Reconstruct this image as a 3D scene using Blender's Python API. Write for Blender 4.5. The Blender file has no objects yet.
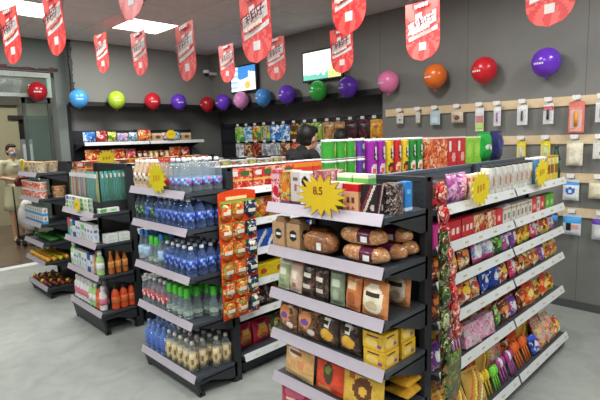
import bpy, math, random
from mathutils import Vector, Matrix
random.seed(7)
R = math.radians
PI = math.pi
SC = bpy.context.scene
COL = SC.collection
# ---------------------------------------------------------------- camera
cd = bpy.data.cameras.new('camera'); cam = bpy.data.objects.new('camera', cd); COL.objects.link(cam)
def _cam():
    a, p, r = R(45.66), R(7.505), R(-1.655)
    f = Vector((math.cos(a)*math.cos(p), math.sin(a)*math.cos(p), -math.sin(p)))
    rt = Vector((math.sin(a), -math.cos(a), 0)); up = rt.cross(f)
    r2 = math.cos(r)*rt + math.sin(r)*up; u2 = -math.sin(r)*rt + math.cos(r)*up
    m = Matrix((r2, u2, -f)).transposed().to_4x4(); m.translation = (0, 0, 1.6)
    cam.matrix_world = m
_cam()
cd.sensor_width = 36; cd.lens = 475.7/600*36; cd.clip_start = .05; SC.camera = cam
# ---------------------------------------------------------------- light
w = bpy.data.worlds.new('world'); SC.world = w; w.use_nodes = True
w.node_tree.nodes['Background'].inputs[0].default_value = (.97, 1, .99, 1)
w.node_tree.nodes['Background'].inputs[1].default_value = .22
SC.view_settings.view_transform = 'Standard'; SC.view_settings.look = 'None'
SC.view_settings.exposure = 0; SC.view_settings.gamma = 1; SC.view_settings.use_curve_mapping = False
CEIL = 2.98
LAMPS = [(2.87, 5.51), (1.53, 5.51), (2.87, 2.3), (1.53, 1.4), (3.6, .2), (.2, 4.0), (.2, 1.0), (1.9, -1.2), (-1.4, 3.0), (-1.4, 0.2), (.2, -2.0)]
LAMP_W = 33.0
# ---------------------------------------------------------------- materials
def lin(h):
    if not isinstance(h, str): return tuple(h)
    c = [int(h[i:i+2], 16)/255 for i in (0, 2, 4)]
    return tuple(x/12.92 if x <= .04045 else ((x+.055)/1.055)**2.4 for x in c)
MC = {}
def newmat(key):
    m = bpy.data.materials.new(str(key)); m.use_nodes = True
    return m, m.node_tree.nodes, m.node_tree.links, m.node_tree.nodes['Principled BSDF']
def plain(col, rough=.45, metal=0, bump=0):
    k = ('p', col, rough, metal, bump)
    if k in MC: return MC[k]
    m, N, L, b = newmat('m_' + str(col)); c = lin(col)
    tc = N.new('ShaderNodeTexCoord'); no = N.new('ShaderNodeTexNoise'); no.inputs['Scale'].default_value = 60 if .28 <= rough <= .4 else 22; no.inputs['Detail'].default_value = 3
    L.new(tc.outputs['Object'], no.inputs['Vector'])
    mx = N.new('ShaderNodeMix'); mx.data_type = 'RGBA'
    mx.inputs['A'].default_value = (*[x*(.6 if .28 <= rough <= .4 else .92) for x in c], 1); mx.inputs['B'].default_value = (*[min(1, x*(1.4 if .28 <= rough <= .4 else 1.08)) for x in c], 1)
    L.new(no.outputs[0], mx.inputs['Factor']); L.new(mx.outputs['Result'], b.inputs['Base Color'])
    b.inputs['Roughness'].default_value = rough; b.inputs['Metallic'].default_value = metal
    if bump:
        bp = N.new('ShaderNodeBump'); bp.inputs['Strength'].default_value = bump; bp.inputs['Distance'].default_value = .01
        n2 = N.new('ShaderNodeTexNoise'); n2.inputs['Scale'].default_value = 30; L.new(tc.outputs['Object'], n2.inputs['Vector'])
        L.new(n2.outputs[0], bp.inputs['Height']); L.new(bp.outputs[0], b.inputs['Normal'])
    MC[k] = m; return m
def busy(cols, scale=30, rough=.28):
    """printed foil: patches of several inks, different on every pack"""
    k = ('b', tuple(cols), scale)
    if k in MC: return MC[k]
    m, N, L, b = newmat('print_' + '_'.join(cols)[:40])
    tc = N.new('ShaderNodeTexCoord'); oi = N.new('ShaderNodeObjectInfo')
    ad = N.new('ShaderNodeVectorMath'); ad.operation = 'ADD'
    ml = N.new('ShaderNodeMath'); ml.operation = 'MULTIPLY'; ml.inputs[1].default_value = 9
    L.new(oi.outputs['Random'], ml.inputs[0]); L.new(tc.outputs['Object'], ad.inputs[0]); L.new(ml.outputs[0], ad.inputs[1])
    nz = N.new('ShaderNodeTexNoise'); nz.inputs['Scale'].default_value = scale*.9; L.new(ad.outputs[0], nz.inputs['Vector'])
    mx = N.new('ShaderNodeMix'); mx.data_type = 'VECTOR'; mx.inputs['Factor'].default_value = .06
    L.new(ad.outputs[0], mx.inputs['A']); L.new(nz.outputs['Color'], mx.inputs['B'])
    vo = N.new('ShaderNodeTexVoronoi'); vo.inputs['Scale'].default_value = scale; L.new(mx.outputs['Result'], vo.inputs['Vector'])
    sp = N.new('ShaderNodeSeparateColor'); L.new(vo.outputs['Color'], sp.inputs[0])
    v2 = N.new('ShaderNodeTexVoronoi'); v2.inputs['Scale'].default_value = scale*2.3; L.new(mx.outputs['Result'], v2.inputs['Vector'])
    s2 = N.new('ShaderNodeSeparateColor'); L.new(v2.outputs['Color'], s2.inputs[0])
    gt = N.new('ShaderNodeMath'); gt.operation = 'GREATER_THAN'; gt.inputs[1].default_value = .68; L.new(s2.outputs[1], gt.inputs[0])
    pk = N.new('ShaderNodeMix'); pk.data_type = 'FLOAT'; L.new(gt.outputs[0], pk.inputs['Factor']); L.new(sp.outputs[0], pk.inputs['A']); L.new(s2.outputs[0], pk.inputs['B'])
    cr = N.new('ShaderNodeValToRGB'); cr.color_ramp.interpolation = 'CONSTANT'
    e = cr.color_ramp.elements
    n = len(cols)
    # first colour takes the largest share
    stops = [0] + [.36 + .64*i/(n-1) for i in range(n-1)] if n > 1 else [0]
    while len(e) < n: e.new(.5)
    for i in range(n):
        e[i].position = stops[i] if i < len(stops) else 1
    for i in range(n): e[i].color = (*lin(cols[i]), 1)
    L.new(pk.outputs['Result'], cr.inputs[0]); L.new(cr.outputs[0], b.inputs['Base Color'])
    b.inputs['Roughness'].default_value = rough
    bp = N.new('ShaderNodeBump'); bp.inputs['Strength'].default_value = .35; bp.inputs['Distance'].default_value = .006
    L.new(nz.outputs[0], bp.inputs['Height']); L.new(bp.outputs[0], b.inputs['Normal'])
    MC[k] = m; return m
def clear(col='dfe8f2', alpha=.45, rough=.08):
    k = ('c', col, alpha)
    if k in MC: return MC[k]
    m, N, L, b = newmat('clear_' + col)
    b.inputs['Base Color'].default_value = (*lin(col), 1); b.inputs['Roughness'].default_value = rough
    fr = N.new('ShaderNodeLayerWeight'); fr.inputs[0].default_value = .35
    mr = N.new('ShaderNodeMapRange'); mr.inputs['To Min'].default_value = alpha*.6; mr.inputs['To Max'].default_value = min(1, alpha*1.9)
    L.new(fr.outputs['Facing'], mr.inputs['Value']); L.new(mr.outputs[0], b.inputs['Alpha'])
    MC[k] = m; return m
def emit(col, s):
    k = ('e', col, s)
    if k in MC: return MC[k]
    m, N, L, b = newmat('lit_' + col); b.inputs['Base Color'].default_value = (*lin(col), 1)
    b.inputs['Emission Color'].default_value = (*lin(col), 1); b.inputs['Emission Strength'].default_value = s
    MC[k] = m; return m
def graph_mat(name, c1, c2, scale, rough, seams=None, seamcol=None, detail=4, rough2=None):
    """soft two-tone surface with optional panel seams: seams = [(axis, pitch, offset, width)]"""
    m, N, L, b = newmat(name)
    tc = N.new('ShaderNodeTexCoord'); no = N.new('ShaderNodeTexNoise'); no.inputs['Scale'].default_value = scale; no.inputs['Detail'].default_value = detail
    no.inputs['Distortion'].default_value = .8
    L.new(tc.outputs['Object'], no.inputs['Vector'])
    rp = N.new('ShaderNodeMapRange'); rp.inputs['From Min'].default_value = .35; rp.inputs['From Max'].default_value = .65; L.new(no.outputs[0], rp.inputs[0])
    mx = N.new('ShaderNodeMix'); mx.data_type = 'RGBA'; mx.inputs['A'].default_value = (*lin(c1), 1); mx.inputs['B'].default_value = (*lin(c2), 1)
    L.new(rp.outputs[0], mx.inputs['Factor']); out = mx.outputs['Result']
    if seams:
        sx = N.new('ShaderNodeSeparateXYZ'); L.new(tc.outputs['Object'], sx.inputs[0])
        for ax, pitch, off, wd in seams:
            a = N.new('ShaderNodeMath'); a.operation = 'ADD'; a.inputs[1].default_value = -off + 50*pitch; L.new(sx.outputs[ax], a.inputs[0])
            d = N.new('ShaderNodeMath'); d.operation = 'MODULO'; d.inputs[1].default_value = pitch; L.new(a.outputs[0], d.inputs[0])
            l = N.new('ShaderNodeMath'); l.operation = 'LESS_THAN'; l.inputs[1].default_value = wd; L.new(d.outputs[0], l.inputs[0])
            m2 = N.new('ShaderNodeMix'); m2.data_type = 'RGBA'; L.new(l.outputs[0], m2.inputs['Factor']); L.new(out, m2.inputs['A'])
            m2.inputs['B'].default_value = (*lin(seamcol), 1); out = m2.outputs['Result']
    L.new(out, b.inputs['Base Color']); b.inputs['Roughness'].default_value = rough
    return m
# ---------------------------------------------------------------- mesh collector
class MB:
    def __init__(s): s.v = []; s.f = []; s.mi = []; s.mats = []; s.sm = []; s.T = Matrix()
    def m(s, mat):
        if mat not in s.mats: s.mats.append(mat)
        return s.mats.index(mat)
    def add(s, vs, fs, mat, smooth=False):
        o = len(s.v); s.v += [tuple(s.T @ Vector(p)) for p in vs]
        for i, f in enumerate(fs):
            s.f.append([o+j for j in f]); mm = mat[i] if isinstance(mat, list) else mat
            s.mi.append(s.m(mm)); s.sm.append(smooth)
        return s
    def box(s, x0, x1, y0, y1, z0, z1, mat):
        v = [(x, y, z) for z in (z0, z1) for y in (y0, y1) for x in (x0, x1)]
        return s.add(v, [(0, 2, 3, 1), (4, 5, 7, 6), (0, 1, 5, 4), (2, 6, 7, 3), (0, 4, 6, 2), (1, 3, 7, 5)], mat)
    def prism(s, pts, d, mat, axis=1, at=0, smooth=False):
        """polygon in the other two axes, extruded from at by d along axis"""
        n = len(pts)
        def P(p, q): return (q, p[0], p[1]) if axis == 0 else (p[0], q, p[1]) if axis == 1 else (p[0], p[1], q)
        v = [P(p, at) for p in pts] + [P(p, at+d) for p in pts]
        f = [list(range(n)), list(range(2*n-1, n-1, -1))] + [(i, i+n, (i+1) % n+n, (i+1) % n) for i in range(n)]
        return s.add(v, f, mat, smooth)
    def lathe(s, prof, mat, n=16, c=(0, 0), matfn=None, sq=0, smooth=True):
        v = []; f = []; ms = []
        for r, z in prof:
            for k in range(n):
                a = 2*PI*k/n; q = 1
                if sq: q = 1/max(abs(math.cos(a)), abs(math.sin(a)))**sq
                v.append((c[0]+r*q*math.cos(a), c[1]+r*q*math.sin(a), z))
        for i in range(len(prof)-1):
            for k in range(n):
                f.append((i*n+k, i*n+(k+1) % n, (i+1)*n+(k+1) % n, (i+1)*n+k))
                if matfn:
                    u = ((k+.5)/n*2*PI+PI/2 + PI) % (2*PI) - PI     # 0 = facing -y
                    ms.append(matfn(u, (prof[i][1]+prof[i+1][1])/2) or mat)
        f.append(list(range(n-1, -1, -1))); f.append([len(v)-n+k for k in range(n)]); ms += [mat, mat]
        return s.add(v, f, ms if matfn else mat, smooth)
    def tube(s, pts, r, mat, n=6):
        rings = []; P = [Vector(p) for p in pts]
        rr = r if isinstance(r, (list, tuple)) else [r]*len(P)
        for i, p in enumerate(P):
            t = (P[min(i+1, len(P)-1)]-P[max(i-1, 0)]).normalized()
            a = t.orthogonal().normalized() if abs(t.z) > .9 else t.cross(Vector((0, 0, 1))).normalized(); b = t.cross(a)
            rings.append([p+rr[i]*(a*math.cos(2*PI*k/n)+b*math.sin(2*PI*k/n)) for k in range(n)])
        v = [q for g in rings for q in g]; f = []
        for i in range(len(P)-1):
            for k in range(n): f.append((i*n+k, i*n+(k+1) % n, (i+1)*n+(k+1) % n, (i+1)*n+k))
        f += [list(range(n-1, -1, -1)), [len(v)-n+k for k in range(n)]]
        return s.add(v, f, mat, True)
    def ell(s, c, r, mat, nu=14, nv=9, mf=None):
        v = []; f = []; ms = []
        for i in range(nv+1):
            t = PI*i/nv
            for k in range(nu):
                a = 2*PI*k/nu; v.append((c[0]+r[0]*math.sin(t)*math.cos(a), c[1]+r[1]*math.sin(t)*math.sin(a), c[2]+r[2]*math.cos(t)))
        for i in range(nv):
            for k in range(nu): f.append((i*nu+k, (i+1)*nu+k, (i+1)*nu+(k+1) % nu, i*nu+(k+1) % nu))
        return s.add(v, f, mat, True)
    def cap(s, a, b, ra, rb, mat, n=12):
        """tapered limb with rounded ends"""
        a = Vector(a); b = Vector(b); d = (b-a).normalized()
        pts = [a-d*ra*.95, a-d*ra*.6, a, a.lerp(b, .5), b, b+d*rb*.6, b+d*rb*.95]
        return s.tube(pts, [ra*.3, ra*.8, ra, (ra+rb)/2, rb, rb*.8, rb*.3], mat, n)
    def build(s, name, parent=None, loc=None, bevel=0, link=True):
        me = bpy.data.meshes.new(name); me.from_pydata(s.v, [], s.f); me.validate()
        for mt in s.mats: me.materials.append(mt)
        me.polygons.foreach_set('material_index', s.mi[:len(me.polygons)]); me.polygons.foreach_set('use_smooth', s.sm[:len(me.polygons)])
        me.update()
        o = bpy.data.objects.new(name, me)
        if link: COL.objects.link(o)
        if parent: o.parent = parent
        if loc: o.location = loc
        if bevel:
            b = o.modifiers.new('bevel', 'BEVEL'); b.width = bevel; b.segments = 2; b.limit_method = 'ANGLE'
        return o
def tag(o, label, cat, group=None, kind=None):
    n = len(label.split())
    if not 4 <= n <= 16: print('BADLABEL', n, label)
    o['label'] = label; o['category'] = cat
    if group: o['group'] = group
    if kind: o['kind'] = kind
    return o
def struct(o, label=None): o['kind'] = 'structure'; return o
def empty(name, loc=(0, 0, 0), rz=0, link=True):
    o = bpy.data.objects.new(name, None); o.location = loc; o.rotation_euler = (0, 0, rz); o.empty_display_size = .05
    if link: COL.objects.link(o)
    return o
def text_mesh(name, s, size, mat, ext=.0008, parent=None, loc=(0, 0, 0), rot=(PI/2, 0, 0), link=True, shear=0):
    cu = bpy.data.curves.new(name, 'FONT'); cu.body = s; cu.size = size; cu.extrude = ext; cu.align_x = 'CENTER'; cu.align_y = 'CENTER'; cu.resolution_u = 3
    cu.offset = size*.018; cu.shear = shear
    t = bpy.data.objects.new(name, cu); COL.objects.link(t)
    dg = bpy.context.evaluated_depsgraph_get(); dg.update()
    me = bpy.data.meshes.new_from_object(t.evaluated_get(dg)); COL.objects.unlink(t); bpy.data.objects.remove(t)
    me.materials.clear(); me.materials.append(mat)
    o = bpy.data.objects.new(name, me)
    if link: COL.objects.link(o)
    o.parent = parent; o.location = loc; o.rotation_euler = rot
    return o
ORD = ['first', 'second', 'third', 'fourth', 'fifth', 'sixth', 'seventh', 'eighth', 'ninth', 'tenth', 'eleventh', 'twelfth', 'thirteenth', 'fourteenth', 'fifteenth', 'sixteenth', 'seventeenth', 'eighteenth', 'nineteenth', 'twentieth', 'twenty-first', 'twenty-second', 'twenty-third', 'twenty-fourth', 'twenty-fifth']
# ---------------------------------------------------------------- common colours
DK = plain('2a2d31', .5); DK2 = plain('23262a', .55); GREYM = plain('50565b', .5)
RAIL = plain('b5acb6', .42); RAILW = plain('cfd2d2', .42); WHT = plain('efefec', .4); BLK = plain('16171a', .5)
CHROME = plain('b9bcc0', .25, .9)
#===== room
wallm = graph_mat('wall_paint', '72726e', '7b7b76', 1.3, .6, [(1, 1.06, .17, .006)], '595956')
wallb = graph_mat('wall_paint_back', '83847e', '8d8e87', 1.1, .6)
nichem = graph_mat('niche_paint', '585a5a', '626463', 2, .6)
floorm = graph_mat('cement_floor', '8d918c', '9ca09a', 5, .45, detail=12)
tilem = graph_mat('ceiling_tile', 'd2cfcd', 'dad7d5', 5, .8, [(0, .6, .57, .008), (1, .6, .41, .008)], 'b0adab')
malm = graph_mat('mall_floor', '5e4f43', '6e5d4f', 3, .25, [(0, .8, .1, .01), (1, .8, .1, .01)], '40352d')
XW = 4.63; YB = 6.8; YN = 7.1; XN = 5.0; YR = 3.32; ZN = 2.14
m = MB(); m.box(-4, XN, -3.5, YN-.02, -.1, 0, floorm); struct(m.build('floor'))
m = MB(); m.box(-4, XN+.3, -3.5, YN+.3, CEIL, CEIL+.1, tilem); struct(m.build('ceiling'))
m = MB(); m.box(XW, XW+.5, -3.5, YR, 0, CEIL, wallm); m.box(XW, XW+.5, YR, YB, ZN, CEIL, wallm)
struct(m.build('wall_right'))
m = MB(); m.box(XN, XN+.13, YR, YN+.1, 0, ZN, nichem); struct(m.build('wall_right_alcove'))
m = MB(); m.box(2.42, XW+.5, YB, YN+.12, 2.17, CEIL, wallb); struct(m.build('wall_back_upper'))
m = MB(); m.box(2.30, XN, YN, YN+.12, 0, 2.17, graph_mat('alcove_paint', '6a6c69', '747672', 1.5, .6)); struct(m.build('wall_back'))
walle = graph_mat('wall_paint_entrance', '6c7470', '767d79', 1.1, .6)
m = MB(); m.box(1.0, 2.42, 7.0, YN+.12, 2.56, CEIL, walle); m.box(2.27, 2.42, 7.0, YN+.12, 0, 2.56, walle); m.box(-4, -.1, 7.0, YN+.12, 0, CEIL, wallb); m.box(-.1, 1.0, 7.0, YN+.12, 2.56, CEIL, wallb)
struct(m.build('wall_entrance'))
# dark edging under the upper walls
m = MB(); m.box(XW-.012, XW+.1, YR, YB, ZN-.07, ZN, BLK); struct(m.build('trim_1'))
m = MB(); m.box(2.42, XW, YB-.012, YB+.1, 2.11, 2.17, BLK); struct(m.build('trim_2'))
m = MB()   # ragged black edging up the end of the upper wall
z = 2.17
while z < 2.97:
    h = random.uniform(.02, .05); d = random.uniform(.012, .04)
    m.box(2.42-d*.6, 2.42+d, YB-.012, YB+.03, z, min(z+h, 2.975), BLK); z += h+random.uniform(0, .008)
struct(m.build('trim_3'))
m = MB(); m.box(2.395, 2.43, 6.97, 7.0, 0, 2.14, BLK); struct(m.build('trim_4'))
m = MB()
for k in range(46):
    x = .2+k*.046; h = random.uniform(.015, .045); m.box(x, x+.045, 6.975, 7.0, 2.575, 2.575+h, plain('5a1c22' if k % 3 else '222225', .6))
struct(m.build('trim_5'))
# baseboards
m = MB(); m.box(XW-.012, XW, -3.5, YR, 0, .07, plain('4b4d4e', .5)); struct(m.build('baseboard_right'))
# entrance: transom window and glass doors
win = empty('window_1'); struct(win)
m = MB(); m.box(-.1, 2.22, 6.99, 7.05, 2.48, 2.545, plain('a4aaa2', .3)); m.box(-.1, 2.22, 6.99, 7.05, 2.225, 2.27, plain('a4aaa2', .3)); m.box(2.17, 2.22, 6.99, 7.05, 2.27, 2.48, plain('9db8a8', .3))
m.build('window_frame', win)
m = MB(); m.box(-.1, 2.17, 7.015, 7.025, 2.27, 2.48, clear('8fa39a', .3)); m.build('window_pane', win)
for i, (x0, x1) in enumerate(((1.86, 2.2), (-.1, .85))):
    dr = empty('door_%d' % (i+1)); struct(dr)
    m = MB()
    for a, b in ((x0, x0+.035), (x1-.035, x1)): m.box(a, b, 7.03, 7.07, .01, 2.22, plain('3a4441', .35))
    m.box(x0, x1, 7.03, 7.07, .01, .09, plain('3a4441', .35)); m.box(x0, x1, 7.03, 7.07, 2.15, 2.22, plain('3a4441', .35)); m.build('door_frame', dr)
    m = MB(); m.box(x0+.035, x1-.035, 7.045, 7.055, .09, 2.15, clear('7e9488', .3)); m.build('door_glass', dr)
    m = MB(); hx = x0+.1; m.tube([(hx, 7.0, .85), (hx, 7.0, 1.35)], .012, CHROME); m.tube([(hx, 7.0, .9), (hx, 7.05, .9)], .008, CHROME); m.tube([(hx, 7.0, 1.3), (hx, 7.05, 1.3)], .008, CHROME); m.build('door_handle', dr)
m = MB(); m.box(-.1, 2.27, 6.98, 7.13, -.02, .006, plain('d8dad6', .4)); m.box(-.1, 2.27, 7.13, 7.24, -.02, .004, plain('4a4742', .4)); struct(m.build('trim_6'))
# outside the entrance
m = MB(); m.box(-6, 6, YN-.02, 14, -.1, -.004, malm); struct(m.build('floor_mall'))
m = MB(); m.box(-6, 2.80, 11.0, 11.2, -.004, 3.4, plain('aaa688', .6)); m.box(-6, 2.80, 10.9, 11.0, 2.4, 3.4, plain('55564e', .6)); m.box(2.80, 6, 11.9, 12.1, -.004, 3.4, plain('8f8b74', .6)); m.box(2.80, 6, 11.0, 11.2, 2.2, 3.4, plain('6a6a5c', .6)); m.box(3.45, 6, 11.0, 11.2, -.004, 2.2, plain('6f7466', .6)); struct(m.build('wall_mall'))
dd = empty('door_3'); struct(dd)
m = MB(); m.box(2.80, 3.45, 11.06, 11.12, 0, 2.15, plain('1c1e19', .4)); m.build('door_leaf', dd)
m = MB(); m.box(2.62, 3.6, 10.94, 11.0, 2.12, 2.2, plain('1f1f1d', .5)); m.build('door_lintel', dd)
m = MB(); m.box(-6, 6, YN+.12, 14, 3.4, 3.5, plain('a3a39d', .7)); struct(m.build('ceiling_mall'))
o = MB().box(2.74, 2.95, 10.72, 10.76, 1.2, 1.72, plain('77808a', .5)).box(2.76, 2.93, 10.7, 10.72, 1.28, 1.62, plain('bfc4c6', .5)).box(2.82, 2.87, 10.73, 10.76, 0, 1.2, plain('44464a', .5)).box(2.72, 2.97, 10.62, 10.88, -.004, .03, plain('44464a', .5)).build('notice_stand')
tag(o, 'grey notice stand by the dark doorway beyond the entrance', 'sign')
# ---------------------------------------------------------------- ceiling fittings
for i, (lx, ly) in enumerate(((1.6, 8.8), (3.0, 9.0), (.2, 9.0))):  # unseen panels and lamps added to brighten the mall corridor
    t = empty('mall_fill_light', (lx, ly, 3.4)); tag(t, 'added unseen square fill light brightening the mall corridor outside the entrance', 'ceiling light', 'added fill lights in the mall corridor')
    MB().box(-.3, .3, -.3, .3, -.03, 0, WHT).build('panel_frame', t); MB().box(-.27, .27, -.27, .27, -.035, -.03, emit('fffdf8', 6)).build('light_diffuser', t)
    ld = bpy.data.lights.new('mall_fill_lamp', 'AREA'); ld.size = .5; ld.energy = 34; ld.color = (1, .95, .86)
    lo = bpy.data.objects.new('mall_fill_lamp', ld); COL.objects.link(lo); lo.parent = t; lo.location = (0, 0, -.04)
for i, (lx, ly) in enumerate(LAMPS):
    t = empty('ceiling_panel_light', (lx, ly, CEIL))
    m = MB()
    for a in ((-.3, .3, -.3, -.285), (-.3, .3, .285, .3), (-.3, -.285, -.285, .285), (.285, .3, -.285, .285)): m.box(a[0], a[1], a[2], a[3], -.012, 0, WHT)
    m.build('panel_frame', t)
    m = MB(); m.box(-.285, .285, -.285, .285, -.008, 0, emit('fffdf8', 6)); m.build('light_diffuser', t)
    ld = bpy.data.lights.new('panel_lamp', 'AREA'); ld.shape = 'SQUARE'; ld.size = .56; ld.energy = LAMP_W; ld.color = (.985, 1, .985)
    lo = bpy.data.objects.new('panel_lamp', ld); COL.objects.link(lo); lo.parent = t; lo.location = (0, 0, -.014)
    if i == 0: lb = 'square white ceiling light panel behind the three small banners, nearer the corner'
    elif i == 1: lb = 'square white ceiling light panel above the entrance, at the picture edge'
    else: lb = 'square white ceiling light panel over the near shop floor, outside the view'
    tag(t, lb, 'ceiling light', 'ceiling light panels over the shop floor' if i > 1 else None)
m = MB(); m.lathe([(.035, 0), (.035, -.006), (.012, -.01), (.012, -.035), (.022, -.04), (.022, -.045)], plain('55585a', .4), 12)
tag(m.build('fire_sprinkler', None, (2.35, 4.55, CEIL)), 'small metal fire sprinkler on the ceiling between banners', 'sprinkler')
t = empty('security_camera', (4.45, 6.62, 2.66)); tag(t, 'white security camera on the wall in the far corner', 'camera')
m = MB(); m.box(0, .18, -.03, .03, -.02, .02, WHT); m.lathe([(.05, .05), (.055, .02), (.05, 0)], WHT, 14); m.build('mount', t)
m = MB(); m.ell((0, 0, 0), (.045, .045, .05), plain('2a2c30', .15)); m.build('lens_dome', t)
#===== hanging banners
RED = plain('d8383a', .45); RED2 = plain('ec5f58', .45)
def banner_template():
    t = empty('hanging_banner', link=False)
    W, H = .29, .43; m = MB(); nx, nz = 16, 22
    m = MB()
    def yy(u, v): return .012*math.sin(v*3.0)*(1-u*u) + .018*u*u*(v-.3)
    rows = []
    vs = []; fs = []; ms = []
    for j in range(nz+1):
        v = j/nz; z = -H*v
        lim = 1.0
        if z < -H+.145:
            q = (-H+.145-z)/.145; lim = math.sqrt(max(0, 1-q*q))
        for i in range(nx+1):
            u = (i/nx*2-1); vs.append((u*W/2*max(lim, .02), yy(u*lim, v), z))
    n1 = len(vs); vs += [(a, b+.003, c) for a, b, c in vs]
    for j in range(nz):
        for i in range(nx):
            a = j*(nx+1)+i; q = (a, a+nx+1, a+nx+2, a+1); fs.append(q)
            x = (i+.5)/nx*2-1; z = (j+.5)/nz
            ang = math.atan2(x*.145, .62-z if z < .5 else z-.55)
            ms.append(RED2 if int((ang+9)*5.2) % 2 else RED)
            fs.append(tuple(n1+k for k in reversed(q))); ms.append(RED)
    m.add(vs, fs, ms, False)
    for (p0, p1, hh, mt) in (((-.12, -.262), (.125, -.2), .03, WHT), ((-.125, -.185), (.115, -.115), .085, plain('f6dfdd', .4)), ((-.06, -.1), (-.01, -.09), .035, plain('f6dfdd', .4))):
        vs = []; fs = []
        for k in range(9):
            s = k/8; x = p0[0]+(p1[0]-p0[0])*s; z = p0[1]+(p1[1]-p0[1])*s
            for dz in (-hh/2, hh/2):
                vs.append((x, yy(x/W*2, -(z+dz)/H)-.0022, z+dz)); vs.append((x, yy(x/W*2, -(z+dz)/H)+.001, z+dz))
        for k in range(8):
            a = k*4; fs += [(a, a+4, a+6, a+2), (a+1, a+3, a+7, a+5), (a, a+1, a+5, a+4), (a+2, a+6, a+7, a+3)]
        fs += [(0, 2, 3, 1), (32, 33, 35, 34)]
        m.add(vs, fs, mt)
    m.box(-.03, .03, yy(0, .76)-.004, yy(0, .76)+.001, -.352, -.296, plain('e4dcd8', .5))
    BS = m
    for k, (ch, x) in enumerate(zip('便利印子', (-.09, -.033, .025, .082))):
        g = text_mesh('lettering', ch, .072, plain('6a1f22', .5), .0006, t, (x, -.021, -.152+x*.29), (PI/2, -.28, 0), link=False)
    g = BS
    for k in range(4): g.box(-.055+k*.03, -.035+k*.03, -.016, -.003, -.045+k*.003, -.02+k*.003, WHT)
    for k in range(6): g.box(-.08+k*.026, -.062+k*.026, -.018, -.003, -.235+k*.007, -.215+k*.007, plain('f7d9c8', .5))
    g.build('banner_sheet', t, link=False)
    return t
def copy_tree(o, parent=None):
    c = o.copy(); COL.objects.link(c); c.parent = parent
    if parent: c.matrix_parent_inverse = Matrix()
    for ch in list(o.children): copy_tree(ch, c)
    return c
BT = banner_template()
# (x, y, top z, twist, label)
BAN = [(1.12, 4.36, 2.67, 10, 'red hanging banner at left picture edge, left of the long banner'),
       (1.24, 3.72, 2.66, 6, 'long red hanging banner overlapping the left ceiling light'),
       (2.32, 5.52, 2.82, 4, 'small red hanging banner above the lime balloon, left of ceiling light'),
       (2.32, 4.62, 2.69, 2, 'red hanging banner below the right ceiling light above red balloon'),
       (1.2, 2.45, 2.66, 0, 'red hanging banner cut by the top edge above the ceiling light'),
       (2.02, 3.27, 2.48, -4, 'red hanging banner just right of the ceiling light, over purple balloon'),
       (3.42, 4.66, 2.69, 0, 'small red hanging banner beside the left wall television'),
       (1.97, 2.37, 2.50, 0, 'large red hanging banner between the two small ones near left television'),
       (3.38, 3.76, 2.62, 0, 'small red hanging banner right of the large one, between both televisions'),
       (2.35, 1.94, 2.65, -6, 'large red hanging banner cut by top edge above the right television'),
       (3.72, 3.16, 2.65, 0, 'red hanging banner overlapping the right television screen edge'),
       (3.3, 2.0, 2.585, 0, 'red hanging banner against grey wall above the orange balloon'),
       (3.2, 1.07, 2.655, -4, 'rightmost red hanging banner cut by top edge above purple balloon')]
for (x, y, z, tw, lb) in BAN:
    b = copy_tree(BT); b.location = (x, y, z); b.rotation_euler = (0, 0, -PI/2+R(tw)); tag(b, lb, 'banner')
    for sx in (-.1, .1): MB().tube([(sx, 0, -.02), (sx, 0, CEIL-z)], .0008, plain('c8c8c8', .4), 4).build('hanging_string', b)
#===== televisions
def tv(y0, y1, z0, z1, kind, lb):
    t = empty('wall_television', (XW, (y0+y1)/2, (z0+z1)/2), -PI/2); tag(t, lb, 'television')
    W = abs(y1-y0)/2; H = (z1-z0)/2
    m = MB(); m.box(-W, W, -.075, -.035, -H, H, BLK); m.build('case', t, bevel=.006)
    m = MB(); m.box(-.15, .15, -.035, 0, -.12, .12, BLK); m.build('bracket', t)
    w, h = W-.022, H-.022; m = MB(); nx, nz = 40, 28; vs = []; fs = []; ms = []
    E = lambda c: emit(c, 1.0)
    for j in range(nz+1):
        for i in range(nx+1): vs.append((-w+2*w*i/nx, -.0765, -h+2*h*j/nz))
    for j in range(nz):
        for i in range(nx):
            a = j*(nx+1)+i; fs.append((a, a+1, a+nx+2, a+nx+1)); u = (i+.5)/nx; v = (j+.5)/nz
            if kind == 0:
                c = 'eef4f8'
                if v > .68 + .12*math.sin(u*3) or (u < .72 and v > .45+.35*abs(u-.45)): c = '3f86cf'
                if u < .3 and v > .1: c = '9cc6ea' if (int(v*9) % 2) else 'e6eef6'
                if (u-.68)**2+((v-.22)*.8)**2 < .016: c = 'd8b45a'
                if (u-.62)**2*.8+((v-.1))**2 < .13 and c == '3f86cf': c = 'eef4f8'
            else:
                c = 'f4f8f6'
                if v < .12+.1*abs(math.sin(u*17))+.05*math.sin(u*41): c = '55b8a8' if (i+j) % 3 else '8bd0b0'
                if u > .68 and v < .24+.3*abs(math.sin(u*13)): c = 'a9cf6a' if (i*j) % 3 else 'e8e49a'
                if v > .5 and v < .54 and .1 < u < .6 and i % 3: c = 'b8c4c0'
            ms.append(E(c))
    m.add(vs, fs, ms); m.build('screen', t)
tv(6.13, 5.50, 2.30, 2.70, 0, 'wall television with blue and white picture, left of two')
tv(4.55, 3.86, 2.31, 2.70, 1, 'wall television with white and green picture, right of two')
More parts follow.
